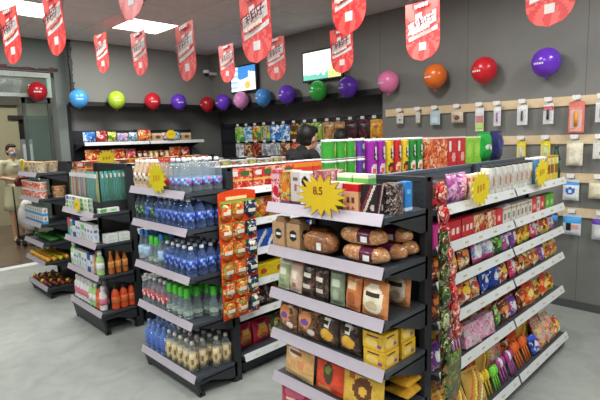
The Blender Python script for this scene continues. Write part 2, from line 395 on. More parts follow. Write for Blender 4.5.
#===== balloons
def balloon(x, y, z, col, lb, r=.118, rz=-PI/2):
    t = empty('balloon', (x, y, z), rz); tag(t, lb, 'balloon')
    mt = plain(col, .22); m = MB(); pr = []
    for i in range(17):
        a = PI*i/16; pr.append((max(.003, r*math.sin(a)*(1 - .08*math.cos(a)*-1 if 0 else 1)), -r*1.02*math.cos(a)*(1.0 if a > PI/2 else 1.08)))
    m.lathe(pr, mt, 24); m.build('skin', t)
    m = MB(); m.lathe([(.004, -r*1.27), (.014, -r*1.25), (.004, -r*1.16)], mt, 8); m.build('knot', t)
    m = MB()
    for k in range(5):
        a0 = -.62+k*.16
        for q in (0,):
            p = []
            for (da, dz) in ((0, -.006), (.11, -.006), (.11, .01), (0, .01)):
                a = a0+da; zz = -.02+dz; rr = math.sqrt(max(0, 1-(zz/(r*1.08))**2))*r*1.004
                p.append((rr*math.sin(a), -rr*math.cos(a), zz))
            m.add(p, [(0, 1, 2, 3)], WHT)
    m.build('printed_mark', t)
BALL = [(388, 82, 3.154, 'e07aa8', 'pink balloon on the wall above the first wooden rail, right of the alcove'), (435, 76, 2.576, 'e2702a', 'orange balloon on the grey wall'),
        (484, 71, 2.062, 'c8222e', 'bright red balloon on the grey wall between orange and purple ones'), (546, 64, 1.512, '6a34c0', 'large purple balloon furthest right on the grey wall'),
        (348, 86, 3.728, '6a3ac4', 'purple balloon below the right television, right of the green balloon'), (318, 91, 4.221, '38b44a', 'green balloon below the right television'),
        (287, 94, 4.797, '6a3ac4', 'purple balloon between the blue and the green balloons'), (263, 97, 5.3, '4a90d8', 'blue balloon right of the pink one below left television'),
        (241, 99, 5.812, 'dd8fc6', 'pink balloon below the left television'), (223, 101, 6.274, '6a3ac4', 'purple balloon near the corner, left of the pink balloon'),
        (204, 102, 6.72, 'b8222e', 'red balloon in the far wall corner')]
for (_, _, y, c, lb) in BALL: balloon(XW-.128, y, 2.185, c, lb)
for (x, c, lb) in ((2.445, '4aa0e4', 'sky blue balloon at the left end of the back wall'), (2.96, 'b4d43a', 'lime green balloon on the back wall'),
                   (3.506, 'c4222e', 'red balloon in the middle of the back wall'), (3.942, '6a3ac4', 'purple balloon on the back wall between two red ones')):
    balloon(x, YB-.135, 2.2, c, lb, rz=0)
balloon(2.0, 6.85, 2.29, 'a01824', 'dark red balloon on the window above the entrance door', rz=0)
#===== gondola shelving
perf = None
def perfmat():
    m, N, L, b = newmat('perforated_steel')
    tc = N.new('ShaderNodeTexCoord'); sx = N.new('ShaderNodeSeparateXYZ'); L.new(tc.outputs['Object'], sx.inputs[0])
    outs = []
    h = N.new('ShaderNodeMath'); h.operation = 'ADD'; L.new(sx.outputs[0], h.inputs[0]); L.new(sx.outputs[1], h.inputs[1])
    for src, p in ((h.outputs[0], .03), (sx.outputs[2], .03)):
        a = N.new('ShaderNodeMath'); a.operation = 'PINGPONG'; a.inputs[1].default_value = p/2; L.new(src, a.inputs[0])
        l = N.new('ShaderNodeMath'); l.operation = 'LESS_THAN'; l.inputs[1].default_value = .003; L.new(a.outputs[0], l.inputs[0]); outs.append(l)
    mu = N.new('ShaderNodeMath'); mu.operation = 'MULTIPLY'; L.new(outs[0].outputs[0], mu.inputs[0]); L.new(outs[1].outputs[0], mu.inputs[1])
    mx = N.new('ShaderNodeMix'); mx.data_type = 'RGBA'; mx.inputs['A'].default_value = (*lin('24272b'), 1); mx.inputs['B'].default_value = (*lin('0c0d0f'), 1)
    L.new(mu.outputs[0], mx.inputs['Factor']); L.new(mx.outputs['Result'], b.inputs['Base Color']); b.inputs['Roughness'].default_value = .5
    return m
PERF = perfmat()
TRAY = plain('3e4247', .45)
BLUEG = plain('4c5664', .45)
def shelf_part(parent, L, D, z, rail=RAIL, clips=2, endlip=True, side=1):
    """a shelf in the parent's frame: length L along x, front at y=-D, back at y=0; price rail child"""
    m = MB(); m.box(-L/2, L/2, -D+.008, 0, z-.028, z-.001, TRAY)
    for s in (-1, 1):   # bracket
        x = s*(L/2-.002); m.prism([(-D+.03, z-.02), (-.002, z-.02), (-.002, z-.1), (-.06, z-.1)], .004, DK, 0, x-.002)
    sh = m.build('shelf', parent)
    m = MB(); a = (-D+.006, z+.013); b = (-D-.012, z-.032)
    m.prism([a, b, (b[0]+.003, b[1]-.001), (a[0]+.003, a[1])], L-.006, rail, 0, -L/2+.003)
    n = max(2, int(L/.16))
    for k in range(n if rail is RAILW else 0):
        x = -L/2+(k+.5)*L/n+random.uniform(-.02, .02)
        for dx in (0, .022):
            c = (x+dx, -D-.006, z-.01)
            m.T = Matrix.Translation(c) @ Matrix.Rotation(-.36, 4, 'X'); m.box(-.0035, .0035, -.0015, .0005, -.005, .005, plain('c8b45a' if rail is RAILW else 'c9c6d2', .5))
    m.T = Matrix(); m.build('price_rail', sh)
    return sh
def end_display(name, label, xf, y0, y1, levels, group=None, top=1.42, basez=.11, rail=RAIL):
    """end display facing -X; frame origin at the rear centre on the floor"""
    D = .32; L = y1-y0
    t = empty(name, (xf+D, (y0+y1)/2, 0), -PI/2); tag(t, label, 'shelf')
    m = MB(); m.box(-L/2+.01, L/2-.01, .0, .014, .06, top-.01, PERF)
    m.box(-L/2, L/2, -.006, .02, top-.02, top, DK); m.build('back_panel', t)
    for s in (-1, 1):
        m = MB(); x = s*(L/2-.014); m.box(x-.014, x+.014, -.02, .035, 0, top, PERF); m.build('upright', t)
    zb = basez
    m = MB()
    m.prism([(-D+.004, zb-.045), (-D+.004, zb-.005), (0, zb-.005), (0, zb-.045)], L-.01, DK, 0, -L/2+.005)
    m.prism([(-D+.03, .015), (-D+.008, zb-.04), (-D+.03, zb-.04), (-D+.05, .015)], L-.02, DK, 0, -L/2+.01)
    for s in (-1, 1):
        x = s*(L/2-.03); m.box(x-.02, x+.02, -D+.03, -D+.07, 0, .03, DK2); m.box(x-.02, x+.02, -.03, .02, 0, .07, DK2)
    m.build('base', t)
    for z in levels: shelf_part(t, L, D, z, rail)
    return t
def gondola(name, label, x0, x1, yc, D, lv_front, lv_back, top=1.40, rail=RAILW, panel=None, basez=.11, spinez=None):
    t = empty(name, ((x0+x1)/2, yc, 0)); tag(t, label, 'shelf'); L = x1-x0; n = 2; S = L/n
    for k in range(n):
        xa = -L/2+k*S; m = MB(); m.box(xa+.012, xa+S-.012, -.012, .012, .06, top-.012, panel or PERF); m.box(xa, xa+S, -.018, .018, top-.016, top, panel or DK); m.build('back_panel', t)
    for k in range(n+1):
        x = -L/2+k*S; m = MB(); m.box(x-.012, x+.012, -.03, .03, 0, top, PERF)
        for sg in (-1, 1): m.box(x-.014, x+.014, min(sg*.03, sg*(D-.05)), max(sg*.03, sg*(D-.05)), .0, .075, DK)
        m.build('upright', t)
    m = MB(); m.box(-L/2+.02, L/2-.02, -D+.03, D-.03, .02, basez-.03, DK2); m.build('base', t)
    for sg, lv in ((-1, lv_front), (1, lv_back)):
        for z, d in lv:
            for k in range(n):
                sh = shelf_part(None, S-.016, d, z, rail); sh.parent = t
                sh.location = (-L/2+(k+.5)*S, sg*.012, 0)
                if sg > 0: sh.rotation_euler = (0, 0, PI)
    return t
G1L = [1.29, 1.083, .873, .668, .445, .235]; G2L = [1.29, 1.065, .77, .48, .14]; G3L = [1.03, .775, .505, .195]; G4L = [1.31, 1.05, .79, .585, .39, .12]
end_display('end_display_shelf', 'front end display shelf of snacks and breads with six tiers', 1.45, 1.04, 1.71, G1L + [.13][:0])
end_display('end_display_shelf', 'dark end display shelf stacked with bottled drinks', 1.45, 2.45, 3.16, G2L, basez=.13)
end_display('end_display_shelf', 'dark end display shelf of toothpaste, toothbrushes and shampoo bottles', 1.45, 3.86, 4.57, G3L, basez=.18)
end_display('end_display_shelf', 'furthest end display shelf of noodle cups and vegetable trays by the door', 1.45, 5.26, 5.9, G4L)
FS = [(1.25, .27), (1.062, .27), (.89, .27), (.698, .28), (.445, .29), (.10, .33)]
F2 = [(1.265, .27), (1.045, .27), (.835, .27), (.62, .28), (.415, .29), (.14, .33)]
gondola('shelf_rack', 'front double-sided shelf rack of sweets, jars and snacks', 1.95, 3.77, 1.385, .36, FS, [(1.375, .27), (.9, .29), (.11, .33)], top=1.405, panel=BLUEG)
gondola('shelf_rack', 'second double-sided shelf rack behind the bottled drinks', 1.83, 3.77, 2.80, .33, F2, [(1.265, .27), (.8, .29), (.15, .33)])
gondola('shelf_rack', 'third double-sided shelf rack behind the toothpaste display', 1.83, 3.77, 4.21, .33, F2, [(1.265, .27), (.15, .33)])
gondola('shelf_rack', 'fourth double-sided shelf rack behind the noodle cup display', 1.83, 3.77, 5.58, .3, [(1.265, .27), (.8, .29), (.15, .33)], [(1.265, .27), (.15, .33)])
# wall shelving in the back alcove
t = empty('wall_shelf_rack', (3.40, YN, 0)); tag(t, 'long wall shelf rack in the back alcove under the balloons', 'shelf')
for k in range(2):
    m = MB(); m.box(-.95+k*.95, 0+k*.95, -.03, -.01, .05, 1.78, PERF); m.build('back_panel', t)
for k in range(3):
    m = MB(); x = -.95+k*.95; m.box(x-.014, x+.014, -.05, -.005, 0, 1.79, DK2); m.build('upright', t)
m = MB(); m.box(-.94, .94, -.42, -.03, .02, .1, DK2); m.build('base', t)
for z in (1.60, 1.335, 1.05, .6, .14):
    for k in range(2):
        sh = shelf_part(None, .94, .44, z, RAILW); sh.parent = t; sh.location = (-.475+k*.95, -.03, 0)
# alcove hanging panel on the right
t = empty('hanging_display_panel', (XN, 5.2, 0), -PI/2); tag(t, 'dark pegboard panel in the alcove with hanging bags', 'display')
for k in range(4):
    m = MB(); m.box(-1.8+k*.9+.01, -1.8+(k+1)*.9-.01, -.03, -.005, .05, 1.86, PERF); m.build('back_panel', t)
for k in range(5):
    m = MB(); x = -1.8+k*.9; m.box(x-.014, x+.014, -.045, -.002, 0, 1.87, DK2); m.build('upright', t)
for z in (1.80, 1.545):
    m = MB(); m.box(-1.79, 1.79, -.055, -.046, z-.012, z+.012, BLK); m.build('cross_bar', t)
# wooden rails on the right wall
woodm = graph_mat('pale_wood', 'cdb48c', 'd9c4a0', 9, .5)
for i, (z, yl) in enumerate(((1.845, 3.27), (1.515, 2.98), (1.18, 2.98), (.875, 2.98))):
    m = MB(); m.box(XW-.018, XW, -1.5, yl, z-.04, z+.04, woodm)
    tag(m.build('wooden_rail'), ['topmost', 'second highest', 'third highest', 'lowest'][i] + ' pale wooden rail across the grey right wall', 'rail')
# ---------------------------------------------------------------- products: prototypes
PR = {}
def plural(c): return c if c in ('sweets', 'bread', 'milk', 'noodles', 'fruit') else c+'es' if c.endswith(('x', 'sh')) else c+'s'
def proto(key, root, desc, cat, w, name=None):
    PR[key] = dict(root=root, desc=desc, cat=cat, w=w, used=False)
def P_(name): return empty(name, link=False)
def gridbox(m, w, d, h, front, base, nx=16, nz=20, side=None):
    """box whose front and side faces are printed by front(u, v), u and v in -1..1"""
    def face(o, ax, az, nn):
        vs = []; fs = []; ms = []
        for j in range(nz+1):
            for i in range(nn+1): vs.append(tuple(Vector(o)+Vector(ax)*(i/nn)+Vector(az)*(j/nz)))
        for j in range(nz):
            for i in range(nn):
                a = j*(nn+1)+i; fs.append((a, a+1, a+nn+2, a+nn+1)); ms.append((front if nn == nx else (side or front))((i+.5)/nn*2-1, (j+.5)/nz*2-1) or base)
        m.add(vs, fs, ms)
    x, y = w/2, d/2
    face((-x, -y, 0), (w, 0, 0), (0, 0, h), nx)
    face((-x, y, 0), (0, -d, 0), (0, 0, h), nx-1); face((x, -y, 0), (0, d, 0), (0, 0, h), nx-1)
    m.add([(-x, y, 0), (x, y, 0), (x, y, h), (-x, y, h)], [(1, 0, 3, 2)], base)
    m.add([(-x, -y, 0), (x, -y, 0), (x, y, 0), (-x, y, 0), (-x, -y, h), (x, -y, h), (x, y, h), (-x, y, h)], [(3, 2, 1, 0), (4, 5, 6, 7)], base)
def design(base, *pats):
    """pats: ('band', v0, v1, mat) ('oval', u, v, ru, rv, mat) ('rect', u0,u1,v0,v1,mat) ('diag', k, c, wd, mat)"""
    def f(u, v):
        r = base
        for p in pats:
            if p[0] == 'band' and p[1] <= v <= p[2]: r = p[3]
            if p[0] == 'oval' and ((u-p[1])/p[3])**2+((v-p[2])/p[4])**2 <= 1: r = p[5]
            if p[0] == 'rect' and p[1] <= u <= p[2] and p[3] <= v <= p[4]: r = p[5]
            if p[0] == 'diag' and abs(v-p[1]*u-p[2]) <= p[3]: r = p[4]
        return r
    return f
def box_pack(key, name, desc, cat, w, d, h, base, *pats, side=None):
    t = P_(name); m = MB(); gridbox(m, w, d, h, design(base, *pats), base, side=side and design(*side)); m.build('carton', t, link=False)
    m = MB(); m.box(-w/2+.002, w/2-.002, -d/2+.002, d/2-.002, h, h+.0012, base); m.box(-w*.3, w*.3, -d/2+.003, d*.1, h+.001, h+.002, base); m.build('lid_flap', t, link=False)
    proto(key, t, desc, cat, w)
def pouch(key, name, desc, cat, w, h, t, base, *pats, nx=18, nz=24, tilt=0, window=None):
    r = P_(name); fn = design(base, *pats); m = MB(); rnd = random.Random(hash(key) % 999 if 0 else sum(map(ord, key)))
    ph = [rnd.uniform(0, 6) for _ in range(4)]
    for sg in (-1, 1):
        vs = []; fs = []; ms = []
        for j in range(nz+1):
            for i in range(nx+1):
                u = i/nx*2-1; v = j/nz*2-1
                vv = max(0, 1-(abs(v)/.9)**2.4) if abs(v) < .9 else 0
                uu = max(0, 1-abs(u)**2.6)
                b = (vv**.6)*(uu**.6)
                b *= 1+.12*math.sin(5*u+ph[0])*math.sin(6*v+ph[1])
                zz = (v+1)/2*h; xx = u*w/2*(1-.06*b+.0*v)
                if j in (0, nz): zz += .002*(i % 2)
                vs.append((xx, sg*b*t/2+(sg*.0006), zz))
        for j in range(nz):
            for i in range(nx):
                a = j*(nx+1)+i; q = (a, a+1, a+nx+2, a+nx+1)
                fs.append(q if sg < 0 else tuple(reversed(q))); ms.append(fn((i+.5)/nx*2-1, (j+.5)/nz*2-1) or base)
        m.add(vs, fs, ms, True)
    m.build('pouch', r, link=False)
    m = MB(); k = int(w/.008); pts = [(-w/2, h*.955), (w/2, h*.955)]+[(w/2-w*i/(2*k), h*(1.0 if i % 2 else .985)) for i in range(2*k+1)]
    m.prism(pts, .0036, base, 1, -.0018)
    m.build('crimped_seam', r, link=False)
    proto(key, r, desc, cat, w)
def bottle(key, desc, r, h, liquid, label, cap, name='drink_bottle', neck=.35, lab=(.28, .6), ncol=None, shrink=False, labcols=None, capr=.0135, shoulder=.72, cat='bottle', caph=.018):
    t = P_(name); m = MB(); hs = h-caph
    pf = [(r*.86, 0), (r*.98, .006), (r, .02), (r*.96, hs*.12), (r, hs*.16), (r, lab[0]*hs), (r*.985, lab[1]*hs), (r*.95, shoulder*hs-.01), (r*.9, shoulder*hs), (r*.6, shoulder*hs+(hs-shoulder*hs)*.5), (capr*.95, hs-.008), (capr*.9, hs)]
    m.lathe(pf, liquid, 14); m.build('bottle_body', t, link=False)
    m = MB(); fn = None
    if labcols: fn = lambda u, z: labcols[int((u*2.2+z*60)) % len(labcols)]
    m.lathe([(r+.0008, lab[0]*hs), (r+.001, lab[0]*hs+(lab[1]-lab[0])*hs*.33), (r+.001, lab[0]*hs+(lab[1]-lab[0])*hs*.66), (r+.0008, lab[1]*hs)], label, 14, matfn=fn); m.build('label', t, link=False)
    m = MB(); m.lathe([(capr, hs-.002), (capr+.001, hs+.002), (capr, h-.002), (capr*.8, h)], cap, 12); m.build('cap', t, link=False)
    proto(key, t, desc, cat, 2*r)
def can(key, name, desc, cat, r, h, base, cap, *pats, r2=None, bottomring=True):
    t = P_(name); fn = design(base, *pats); r2 = r2 or r; m = MB(); prof = [(r2+(r-r2)*(i/16), .004+(h-.012)*i/16) for i in range(17)]
    m.lathe(prof, base, 30, matfn=lambda u, z: fn(u/1.3, z/h*2-1) if abs(u) < 2.2 else None); m.build('body', t, link=False)
    m = MB(); m.lathe([(r, h-.012), (r+.0016, h-.01), (r+.0016, h-.002), (r-.004, h)], cap, 20); m.build('lid', t, link=False)
    m = MB(); m.lathe([(r2*.96, 0), (r2+.0008, .001), (r2+.0008, .005)], plain('c9cbcc', .3), 20); m.build('base_rim', t, link=False)
    proto(key, t, desc, cat, 2*r)
def put(key, x, y, z, rz, label=None, where='', cat=None, group=None, rx=0, ry=0, s=1):
    p = PR[key]; o = copy_tree(p['root']); o.location = (x, y, z)
    o.rotation_euler = (rx, ry, rz)
    if s != 1: o.scale = (s, s, s)
    tag(o, label or (p['desc']+', '+where), cat or p['cat'], group)
    return o
def row(keys, x, y, z, rz, length, where, side='left', gap=.006, group=None, jit=.004, start=0, rx=0, fill=True, n=None, ord0=0, s=1):
    """items side by side along local +x (viewer's right), front centred on y-line; (x, y) is the left end"""
    d = Vector((math.cos(rz), math.sin(rz))); pos = start; k = 0; out = []
    keys = list(keys)
    while True:
        if n is not None and k >= n: break
        if not fill and k >= len(keys): break
        ky = keys[k % len(keys)]; ws = PR[ky]['w']*s
        if pos+ws > length+.001: break
        c = pos+ws/2; jx = random.uniform(-jit, jit)
        px = x+d.x*c - d.y*jx; py = y+d.y*c + d.x*jx
        ryy = random.uniform(-.05, .05) if rx else 0; rxx = rx+(random.uniform(-.07, .04) if rx else 0)
        out.append(put(ky, px, py, z+.001+(ws/2*abs(math.sin(ryy))+.004 if rx else 0), rz+random.uniform(-.05, .05)*(jit > 0)*(2.4 if rx else 1), None, '%s from %s, %s' % (ORD[k+ord0], side, where), group=group or plural(PR[ky]['cat'])+' on '+where, rx=rxx, ry=ryy, s=s))
        pos += ws+gap; k += 1
    return out
B = busy
PH = plain
# inks
W_, K_, Y_, R_, G_, BL_, O_, P2_, C_, BR_ = (PH('eeece6', .35), PH('1c1a1a', .4), PH('e8c21e', .35), PH('c81e28', .35), PH('3c9c3a', .35), PH('2a62b8', .35), PH('e07a22', .35), PH('7a2c9c', .35), PH('e6d6b0', .4), PH('6a3c22', .45))
#===== product kinds
def loaf(key, desc, w, d, h, bread, band, cat='bread'):
    t = P_('packed_loaf'); m = MB(); n = 14; vs = []; fs = []; ms = []; nr = 12
    for i in range(n+1):
        u = i/n*2-1; q = max(.04, (1-abs(u)**3.5))**.5 if abs(u) < .86 else .22+.9*(abs(u)-.86)
        for k in range(nr):
            a = 2*PI*k/nr; sx = abs(math.cos(a))**.75*(1 if math.cos(a) > 0 else -1); sz = abs(math.sin(a))**.75*(1 if math.sin(a) > 0 else -1)
            vs.append((u*w/2, sx*d/2*q, h/2*(1+sz*q) - (.004 if q < .4 else 0)+.003))
    for i in range(n):
        for k in range(nr):
            fs.append((i*nr+k, i*nr+(k+1) % nr, (i+1)*nr+(k+1) % nr, (i+1)*nr+k)); u = (i+.5)/n*2-1
            ms.append(band if .05 < u < .62 and 1 <= k <= 6 else bread)
    fs += [list(range(nr))[::-1], [n*nr+k for k in range(nr)]]; ms += [bread, bread]
    m.add(vs, fs, ms, True); m.build('wrapped_bread', t, link=False)
    m = MB(); m.box(w*.1, w*.24, -d*.515, -d*.49, h*.3, h*.62, W_); m.build('sticker', t, link=False)
    proto(key, t, desc, cat, w)
def rollbag(key, desc, w, d, h, body, lab):
    t = P_('roll_bag'); m = MB()
    gridbox(m, w, d, h*.86, design(body, ('oval', 0, .1, .55, .42, lab), ('rect', -.35, .35, .02, .16, W_)), body)
    m.prism([(-w/2, h*.86), (w/2, h*.86), (w*.3, h*.97), (w*.36, h), (-w*.36, h), (-w*.3, h*.97)], d*.5, body, 1, -d*.25)
    m.build('bag', t, link=False)
    m = MB(); m.tube([(-w*.3, 0, h*.96), (w*.3, 0, h*.96)], .005, W_, 6); m.build('tie', t, link=False)
    proto(key, t, desc, 'bread', w)
def flower(key, desc, w, h, stem, heads, name='candy_toy'):
    """standing novelty sweets: sticks with round heads"""
    t = P_(name); m = MB()
    for k in range(3):
        x = (k-1)*w*.3; m.tube([(x, 0, 0), (x, 0, h*.7)], .006, stem, 6)
    m.build('stick', t, link=False)
    m = MB()
    for k in range(3):
        x = (k-1)*w*.3; m.ell((x, 0, h*.74), (w*.17, w*.17, h*.22), heads[k % len(heads)], 8, 6)
    m.build('candy_head', t, link=False)
    proto(key, t, desc, 'sweets', w)
def toothbrush(key, desc, card, brush):
    t = P_('toothbrush_pack'); m = MB(); m.box(-.014, .014, .004, .006, 0, .25, card); m.box(-.014, .014, .003, .004, .0, .05, brush); m.build('backing_card', t, link=False)
    m = MB(); m.tube([(0, -.004, .015), (0, -.006, .1), (0, -.004, .19), (0, -.004, .225)], [.006, .005, .003, .006], brush); m.box(-.006, .006, -.016, -.004, .195, .228, W_); m.build('toothbrush', t, link=False)
    m = MB(); m.box(-.0125, .0125, -.018, .003, .008, .235, clear('e8eef0', .09)); m.build('blister', t, link=False)
    proto(key, t, desc, 'toothbrush', .03)
def fruit(key, name, desc, r, h, mt, stem, cat):
    t = P_(name); m = MB(); m.lathe([(r*.2, 0), (r*.8, h*.12), (r, h*.45), (r*.75, h*.85), (r*.25, h)], mt, 10); m.build('flesh', t, link=False)
    m = MB(); m.tube([(0, 0, h*.95), (.004, 0, h*1.15)], .003, stem, 5); m.build('stem', t, link=False)
    proto(key, t, desc, cat, 2*r)
# boxes on the snack end display
box_pack('pinkbox', 'biscuit_box', 'tall pink and red biscuit box', 'box', .055, .05, .16, B(('c8405a', 'e8a0a8', 'a82838', 'f0d8d0'), 60), ('band', .5, .75, PH('e8b0b8')), ('oval', 0, -.2, .6, .3, R_))
box_pack('goldbox', 'biscuit_box', 'tall orange and gold biscuit box', 'box', .06, .05, .155, B(('d88a3a', 'e8c46a', 'b84a2a', '6a8a4a'), 55), ('oval', 0, .1, .7, .35, O_), ('band', -.9, -.7, PH('7a4a70')))
box_pack('creambox', 'biscuit_box', 'tall cream grey biscuit box', 'box', .06, .05, .155, PH('cfc2bc'), ('rect', -.5, .5, .5, .7, PH('6a5a68')), ('rect', -.3, .3, -.1, .25, PH('8a6a78')), ('band', -.85, -.75, PH('5a3a44')))
box_pack('whiteblack', 'milk_tea_carton', 'white carton with black printed pot', 'box', .07, .06, .155, W_, ('oval', -.1, .5, .6, .28, K_), ('rect', -.6, .5, -.3, -.1, PH('a85a5a')), ('band', -.95, -.8, PH('8a4a5a')))
box_pack('starred', 'wafer_box', 'pink and brown patterned wafer box', 'box', .07, .06, .165, B(('a85a6a', 'c88a90', 'e8c8c0', '8a3a4a'), 70))
box_pack('greenwhite', 'cracker_box', 'white box with green lower half', 'box', .078, .045, .12, PH('e4dcd2'), ('band', -1, .1, PH('4c9a3c')), ('oval', -.2, -.3, .5, .35, PH('8acb6a')), ('rect', -.7, .6, .4, .55, PH('c87a5a')))
box_pack('almond', 'nut_box', 'tan nut box with red top', 'box', .082, .045, .118, PH('e0a87c'), ('band', .45, 1, R_), ('rect', -.5, -.15, -.3, .1, BR_), ('rect', .15, .5, -.3, .1, BR_), ('oval', -.3, -.65, .16, .14, PH('a83020')), ('oval', .3, -.65, .16, .14, PH('a83020')))
box_pack('blackbox', 'cookie_box', 'black cookie box with white swirl', 'box', .08, .045, .118, PH('2a2024', .35), ('diag', 1.4, 0, .22, PH('d8c8c0')), ('diag', 1.4, .55, .1, PH('a83038')), ('oval', .4, -.5, .25, .2, PH('c8b8b0')))
box_pack('blackflower', 'cookie_box', 'black floral cookie box', 'box', .06, .05, .12, B(('1c1818', '2a2222', 'c8b8b0', '7a5a54'), 75))
box_pack('blueslim', 'biscuit_box', 'slim bright blue biscuit box', 'box', .04, .05, .12, PH('2f8ad8', .35), ('band', -.9, -.7, W_), ('rect', -.4, .4, .2, .5, PH('8ac4f0')))
box_pack('greentop', 'snack_box', 'taller pale green topped snack box', 'box', .082, .05, .15, PH('dfe8cf'), ('band', .55, .8, PH('6ac05a')), ('rect', -.6, .6, -.2, .2, PH('c8d8a8')))
rollbag('rolls', 'beige roll bag with diamond label', .085, .07, .145, PH('b8936c', .3, 0, .4), K_)
loaf('bigloaf', 'long brown wrapped bread loaf', .19, .1, .1, B(('a06a44', '94603e', 'b07c54', '7a4a30'), 60, .2), PH('8a5a3c', .25))
loaf('purpleloaf', 'wrapped bread roll with plum band', .22, .095, .072, B(('b87c50', 'c08858', 'a87048', 'd8b088'), 60, .2), PH('5e1f3c', .25))
pouch('greenbag', 'snack_pouch', 'pale green and cream snack pouch', 'snack pack', .078, .155, .04, PH('a9b48c', .3), ('band', .6, .95, PH('d8d8c0')), ('rect', -.5, .5, -.1, .3, PH('e2e2cc')), ('rect', -.4, .4, -.6, -.3, PH('7a9a6a')))
pouch('pinkbag', 'snack_pouch', 'cream and pink snack pouch', 'snack pack', .08, .155, .04, PH('d8bca8', .3), ('band', .65, .95, PH('c88a80')), ('rect', -.45, .45, -.2, .3, PH('ecdccc')), ('rect', -.3, .3, -.7, -.45, PH('a8625a')))
pouch('darkclear', 'snack_pouch', 'dark clear pouch with white labels', 'snack pack', .082, .155, .045, B(('3a2a26', '4a342c', '221a1a', '7a5a48'), 50), ('rect', -.5, .5, .15, .45, PH('d8d0c4')), ('rect', -.6, .6, -.5, -.25, PH('cfc4b8')))
pouch('greenpouch', 'snack_pouch', 'muted green snack pouch', 'snack pack', .078, .155, .04, PH('86957a', .3), ('rect', -.5, .5, .1, .5, PH('c9cfb8')), ('oval', 0, -.4, .5, .3, PH('a8b494')))
pouch('orangepouch', 'snack_pouch', 'orange brown snack pouch', 'snack pack', .085, .155, .04, PH('cc7c48', .3), ('rect', -.6, .6, .2, .55, PH('e8c8a0')), ('oval', 0, -.35, .6, .35, PH('a85a30')))
pouch('creampouch', 'bread_pouch', 'orange bordered cream bread bag', 'bread', .13, .145, .055, PH('d48a54', .35), ('oval', 0, 0, .82, .85, PH('ece0c8')), ('rect', -.5, .5, .15, .38, PH('3a2c28')), ('oval', 0, -.35, .5, .25, PH('c8b490')))
pouch('purplelabel', 'bread_pouch', 'purple-labelled brown bread pouch', 'bread', .125, .15, .06, B(('7a5036', '8c6448', '4a3024', 'b89068'), 35), ('oval', -.05, .2, .62, .5, PH('d88a4c')), ('oval', -.05, .02, .4, .22, PH('6a4a9c')), ('oval', .5, -.55, .25, .25, PH('e8d8d0')))
pouch('blackyellow', 'bread_pouch', 'dark yellow-labelled bread pouch', 'bread', .12, .15, .06, B(('3c2c24', '4e3a2e', '6a5442', '241c1a'), 35), ('rect', -.25, .35, .15, .75, PH('e0d8cc')), ('oval', .05, -.3, .6, .38, PH('dca83a')), ('rect', -.2, .2, .3, .6, K_))
box_pack('yellowcake', 'cake_box', 'yellow cake box', 'box', .105, .1, .068, PH('e0b02a', .35), ('oval', -.2, -.2, .6, .5, PH('f0d070')), ('rect', -.6, .5, .45, .7, PH('5a2a1c')), ('oval', .55, -.5, .2, .25, PH('7a50a0')))
pouch('creamsheet', 'bread_pouch', 'large cream and orange flat bread pack', 'bread', .2, .17, .05, PH('d9a76a', .3), ('oval', -.25, .5, .45, .28, PH('efdcc6')), ('rect', -.5, .3, .42, .58, PH('8a4a40')), ('band', -.95, -.5, PH('e2bc7c')), ('rect', .1, .6, -.3, .2, PH('d89060')))
pouch('redsheet', 'bread_pouch', 'square red bread pack', 'bread', .17, .17, .05, PH('dc4a2c', .3), ('oval', .1, .1, .35, .6, PH('4a3a24')), ('oval', .1, .3, .2, .2, PH('7a8a3a')), ('rect', -.8, .2, -.9, -.65, PH('f0c060')))
pouch('donutsheet', 'bread_pouch', 'yellow bread pack with brown ring print', 'bread', .2, .17, .05, PH('e4b444', .3), ('oval', .1, 0, .5, .62, BR_), ('oval', .1, -.05, .2, .26, PH('e4b444')), ('rect', -.7, -.3, .4, .8, PH('b85a2a')))
pouch('yellowflat', 'bread_pouch', 'flat yellow and brown bread pack', 'bread', .13, .14, .05, PH('e0a838', .3), ('oval', 0, 0, .6, .5, PH('f0d890')), ('rect', -.4, .4, -.1, .15, BR_))
pouch('magenta', 'snack_pouch', 'magenta snack pouch with pale lettering', 'snack pack', .19, .165, .05, PH('b4204c', .3), ('oval', 0, .5, .7, .3, PH('d86a86')), ('rect', -.6, .6, .0, .2, PH('e8c0b0')), ('band', -.9, -.7, PH('8a1838')))
pouch('greenred', 'snack_pouch', 'green and red snack pouch', 'snack pack', .16, .165, .05, B(('3c8a3a', 'b8323a', 'd8d0a0', '2a5a2a'), 25))
# drinks
WB = clear('6c84b8', .36); CL = clear('aab8c0', .3); DKG = clear('2c4a48', .6)
bottle('water', 'clear blue water bottle', .033, .19, WB, PH('5a86d8', .3), PH('dfe6ee', .35), labcols=[PH('2f4fae', .3), PH('8aa2dc', .3), PH('263f94', .3)])
bottle('waterclear', 'clear water bottle with blue label', .033, .205, CL, PH('7cb0ea', .3), PH('e8ecf0', .35), labcols=[PH('4a86dc', .3), PH('a8c4ec', .3), PH('3a68c4', .3), PH('c8506c', .3)], lab=(.22, .45))
bottle('redcap', 'red capped clear bottle', .033, .2, CL, R_, R_, lab=(.2, .42))
bottle('milktea', 'cream and brown tea bottle', .031, .19, PH('cbb294', .3), W_, PH('ece8e0'), labcols=[W_, PH('8a5a3c'), PH('e8d8b8')])
bottle('goldtea', 'amber bottle with gold label', .031, .19, PH('c08a4a', .3), PH('e4b850', .3), PH('eee4d0'), labcols=[PH('e4b850'), W_, PH('b84a2a')])
bottle('greencap', 'clear bottle with bright green top', .032, .2, CL, clear('d8f0d8', .4), PH('4cbf3c', .35), capr=.021, caph=.06, shoulder=.6, lab=(.2, .35))
bottle('bluecap', 'clear bottle with blue cap', .032, .225, CL, PH('a8c8e8', .3), PH('3a7ac8', .35), capr=.018, caph=.04, shoulder=.6)
